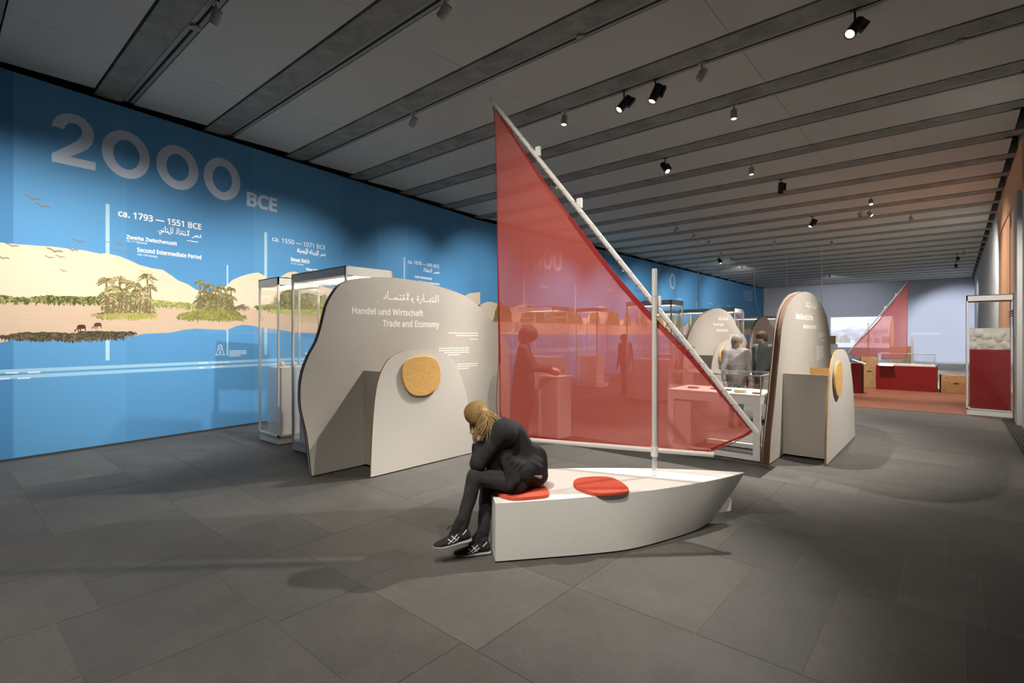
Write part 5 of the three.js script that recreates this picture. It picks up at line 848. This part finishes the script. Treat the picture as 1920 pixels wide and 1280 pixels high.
  part('jeans', boneMesh(legs.map((b, i) => (i === 2 || i === 4 ? bone(b.a, b.b, b.ra + 0.002, b.rb + 0.006) : b)), 0.03, 0.009, crease), cloth([43, 42, 41], 212), t);
  const paper = J(911, 833, 0.3); part('white_tag', new THREE.BoxGeometry(0.05, 0.11, 0.004).rotateY(Math.atan2(-BA.z, BA.x)).rotateZ(-0.12).translate(paper.x, paper.y, paper.z), M.whitePaint, t);
  const blackShoe = cloth([30, 30, 31], 213), soleM = std('#8d8c88', 0.7);
  const heelR = B(-0.02, 0.17, 0.001), toeR = heelR.clone().addScaledVector(F, 0.272);
  shoe(t, heelR, toeR, V(0, 1, 0), [blackShoe, soleM], true, -1);
  const toeL = J(822, 1027, 0.06), heelL = J(882, 1014, 0.08); { const f = toeL.clone().sub(heelL).normalize(), up = V(0, 1, 0).addScaledVector(f, -f.y).normalize(); shoe(t, heelL, heelL.clone().addScaledVector(f, 0.272), up, [blackShoe, soleM], true, -1); }
  part('socks', merge([boneMesh([bone(ankL.clone().add(V(0, 0.06, 0)), footL, 0.043, 0.034)], 0.02, 0.008), boneMesh([bone(ankR.clone().add(V(0, 0.06, 0)), footR, 0.043, 0.034)], 0.02, 0.008)]), blackShoe, t);
  // hair: cap, gathered tail and loose locks
  const hairM = std('#ffffff', 0.6, { map: tex(canvas(256, 256, (g) => { g.fillStyle = '#96794a'; g.fillRect(0, 0, 256, 256); const r = rng(4); for (let i = 0; i < 700; i++) { g.strokeStyle = ['#b89a64', '#7d6236', '#614a29', '#cdb384', '#937645'][Math.floor(r() * 5)]; g.globalAlpha = 0.5; g.lineWidth = 0.6 + r(); const x = r() * 256; g.beginPath(); g.moveTo(x, 0); g.lineTo(x + (r() - 0.5) * 20, 256); g.stroke(); } })) });
  const at = head.at, tie = at(-0.108, 0.03, 0);
  const capB = [bone(at(-0.03, 0.035), at(0.0, 0.045), 0.093, 0.088), bone(at(-0.055, 0.0), at(-0.05, -0.01), 0.07), bone(at(-0.02, 0.02, 0.045), at(-0.035, -0.01, 0.045), 0.05), bone(at(-0.02, 0.02, -0.045), at(-0.035, -0.01, -0.045), 0.05), bone(at(-0.09, 0.03), tie, 0.045, 0.026)];
  const capG = boneMesh(capB, 0.03, 0.005, (x, y, z) => 0.0014 * Math.sin(Math.atan2(V(x, y, z).sub(tie).dot(head.s), V(x, y, z).sub(tie).dot(head.at(0, 1).clone().sub(head.at(0, 0)).normalize())) * 34));
  const tail0 = at(-0.128, 0.012, 0), strands = [], rr = rng(19), down = V(0, -1, 0), bk = BA.clone();
  for (let i = 0; i < 340; i++) {   // tail locks, curling at the ends
    const o = V(rr() - 0.5, rr() - 0.5, rr() - 0.5).multiplyScalar(0.03), a = tail0.clone().add(o), ang = (rr() - 0.32) * 1.5, L = 0.1 + rr() * 0.1, dirv = bk.clone().multiplyScalar(Math.sin(ang)).addScaledVector(down, Math.cos(ang)).addScaledVector(BN, (rr() - 0.75) * 0.45), w = 0.012 + rr() * 0.014, ph = rr() * 6;
    const p = []; for (let q = 0; q <= 6; q++) { const e = q / 6; p.push(a.clone().addScaledVector(dirv, e * L).addScaledVector(down, e * e * 0.03).addScaledVector(bk, Math.sin(ph + e * 6) * w * e).addScaledVector(hf, -0.035 * Math.sin(e * 2.8) + Math.cos(ph + e * 6) * w * e)); }
    strands.push(tube(p, 0.0012 + rr() * 0.0017, 10, 4));
  }
  for (let i = 0; i < 22; i++) { const q = rr() > 0.35 ? -1 : 1, s0 = at(0.02 - rr() * 0.05, 0.0 - rr() * 0.03, q * (0.075 + rr() * 0.008)); strands.push(tube([s0, s0.clone().addScaledVector(down, 0.03).addScaledVector(bk, 0.004), s0.clone().addScaledVector(down, 0.05 + rr() * 0.04).addScaledVector(bk, 0.02 - rr() * 0.03)], 0.0015 + rr() * 0.0015, 8, 5)); }
  const core = boneMesh([bone(tail0, tie.clone().addScaledVector(down, 0.07).addScaledVector(bk, 0.03), 0.03, 0.042), bone(tie.clone().addScaledVector(down, 0.07).addScaledVector(bk, 0.03), tie.clone().addScaledVector(down, 0.13).addScaledVector(bk, 0.03), 0.042, 0.018)], 0.02, 0.006);
  const capM = std('#c9bda4', 0.65, { map: hairM.map }); const hair = part('hair', capG, capM, t); part('hair_tail', merge([core, ...strands]), hairM, hair); hair.userData.label = 'blond hair tied at the back';
  part('hair_tie', new THREE.TorusGeometry(0.034, 0.0085, 8, 20).lookAt(hf.clone().negate()).translate(...at(-0.118, 0.028, 0).toArray()), M.black, hair);
}
// --- standing visitors
function visitor(o) {
  const { x, z, H, turn } = o, k = H / 1.75, f = V(Math.sin(turn), 0, Math.cos(turn)), s = f.clone().cross(V(0, 1, 0)), at = (a, b, y) => V(x, 0, z).addScaledVector(f, a * k).addScaledVector(s, b * k).setY(y * k);
  const t = thing('person', o.label, 'person', [x, 0.001, z]);
  const headC = at(o.bow || 0.02, 0, 1.625 - (o.bow || 0) * 0.3), hf = f.clone().add(V(0, o.look ?? -0.25, 0)).normalize(), hu = V(0, 1, 0).addScaledVector(hf, -hf.y).normalize(), head = headBones(headC, hf, hu, 0.225 * k);
  const legs = [], arms = [], feet = [];
  for (const q of [-1, 1]) { const st = q * (o.stride || 0.03); legs.push(bone(at(0, q * 0.09, 0.92), at(st + 0.02, q * 0.1, 0.5), 0.088 * k, 0.06 * k), bone(at(st + 0.02, q * 0.1, 0.5), at(st - 0.01, q * 0.1, 0.09), 0.058 * k, 0.04 * k)); feet.push([st, q]); }
  legs.push(bone(at(0, -0.08, 0.95), at(0, 0.08, 0.95), 0.11 * k));
  const torso = [bone(at(0, 0, 0.98), at(0, 0, 1.15), 0.125 * k, 0.12 * k), bone(at(0, -0.05, 1.2), at(0, -0.05, 1.34), 0.12 * k, 0.1 * k), bone(at(0, 0.05, 1.2), at(0, 0.05, 1.34), 0.12 * k, 0.1 * k), bone(at(0, -0.17, 1.42), at(0, 0.17, 1.42), 0.062 * k), bone(at(0, 0, 1.42), at(0, 0, 1.5), 0.08 * k, 0.055 * k)];
  const hands = [];
  for (const q of [-1, 1]) { const fw = o.reach || 0, el = at(-0.03 + fw * 0.25, q * 0.24, 1.13), wr = fw ? at(fw * 0.62, q * 0.14, 1.1) : at(0.06, q * 0.25, 0.87); arms.push(bone(at(0, q * 0.2, 1.41), el, 0.054 * k, 0.042 * k), bone(el, wr, 0.042 * k, 0.028 * k)); const d = wr.clone().sub(el).normalize(), n = fw ? V(0, 1, 0) : s.clone().multiplyScalar(q), nn = n.addScaledVector(d, -n.dot(d)).normalize(); hands.push(boneMesh(handBones(wr, d, nn, fw ? s.clone().multiplyScalar(-q) : f, k * 0.95, 0.5), 0.008, 0.006)); }
  const inn = (l, d) => l.map((b) => bone(b.a, b.b, b.ra - d, b.rb - d)), ext = (l, d) => l.map((b) => bone(b.a, b.b, b.ra + d, b.rb + d));
  const body = part('body', merge([boneMesh([...inn(legs, 0.012), ...inn(torso, 0.012), ...arms, bone(at(0, 0, 1.45), headC, 0.055 * k, 0.05 * k)], 0.03, 0.018), boneMesh(head.bones, 0.02, 0.009), ...hands]), skin, t);
  for (const q of [-1, 1]) part('eye', new THREE.SphereGeometry(0.011, 8, 6).translate(...head.at(0.076, 0.008, q * 0.031).toArray()), std('#ddd9d2', 0.3), body);
  const top = [...ext(torso, 0.014), bone(at(0, 0, 0.9), at(0, 0, 1.1), 0.135 * k, 0.135 * k), ...ext(arms.map((b, i) => (i % 2 ? bone(b.a, b.b.clone().lerp(b.a, 0.1), b.ra, b.rb) : b)), 0.014)];
  if (o.coat) top.push(bone(at(-0.01, 0, 0.62), at(-0.01, 0, 1.1), 0.19 * k, 0.15 * k));
  part('top', boneMesh(top, 0.04, 0.016), o.topMat, t);
  part('trousers', boneMesh(legs, 0.03, 0.016), o.legMat, t);
  for (const [st, q] of feet) { const heel = at(st - 0.07, q * 0.1, 0).setY(0.001); shoe(t, heel, heel.clone().addScaledVector(f, 0.27 * k).addScaledVector(s, q * 0.03), V(0, 1, 0), [M.black, std('#3a3a38', 0.7)], false, 1); }
  const A = head.at, hr = o.bigHair ? 0.042 : 0.01; const hb = [bone(A(-0.03, 0.04), A(0.01, 0.05), 0.086 * k + hr, 0.078 * k + hr), bone(A(-0.05, 0), A(-0.05, -0.03), 0.06 * k + hr), bone(A(-0.015, 0.02, 0.05), A(-0.03, -0.01, 0.05), 0.04 + hr * 0.6), bone(A(-0.015, 0.02, -0.05), A(-0.03, -0.01, -0.05), 0.04 + hr * 0.6)]; if (o.long) hb.push(bone(A(-0.06, -0.02), A(-0.085, -0.16), 0.07 * k, 0.05 * k));
  part('hair', boneMesh(hb, 0.03, 0.01, (a, b, c) => 0.005 * Math.sin(a * 90) * Math.sin(b * 83) * Math.sin(c * 95)), std(o.hair, 0.75), t);
  return t;
}
{
  const p1 = onY(983, 825); visitor({ x: p1.x, z: p1.z, H: 1.78, turn: 2.2, look: -0.5, bow: 0.06, reach: 0.7, bigHair: true, coat: true, hair: '#2a1c14', topMat: cloth([60, 42, 40], 221), legMat: cloth([48, 40, 40], 222), label: 'dark-haired visitor behind the sail reaching to the pedestal' });
  const p2 = onY(1172, 738); visitor({ x: p2.x, z: p2.z, H: 1.7, turn: -1.8, look: -0.3, bow: 0.05, hair: '#2a2018', topMat: cloth([70, 30, 30], 223), legMat: cloth([40, 38, 40], 224), label: 'distant visitor behind the sail looking into the cases' });
  const at = (u, d) => EYEP.clone().addScaledVector(ray(u, 629), d);
  const p3 = at(1380, 9.3); visitor({ x: p3.x, z: p3.z, H: 1.66, turn: 0.7, look: -0.35, bow: 0.05, long: true, hair: '#8d8478', topMat: cloth([168, 164, 162], 225), legMat: cloth([120, 122, 124], 226), label: 'visitor in a pale top behind the glass table' });
  const p4 = at(1432, 9.9); visitor({ x: p4.x, z: p4.z, H: 1.74, turn: -0.5, look: -0.3, bow: 0.05, hair: '#5a4a3c', topMat: cloth([122, 132, 128], 227), legMat: cloth([84, 88, 90], 228), label: 'visitor in a grey green top beside the rounded board' });
}
renderer.render(scene, camera);
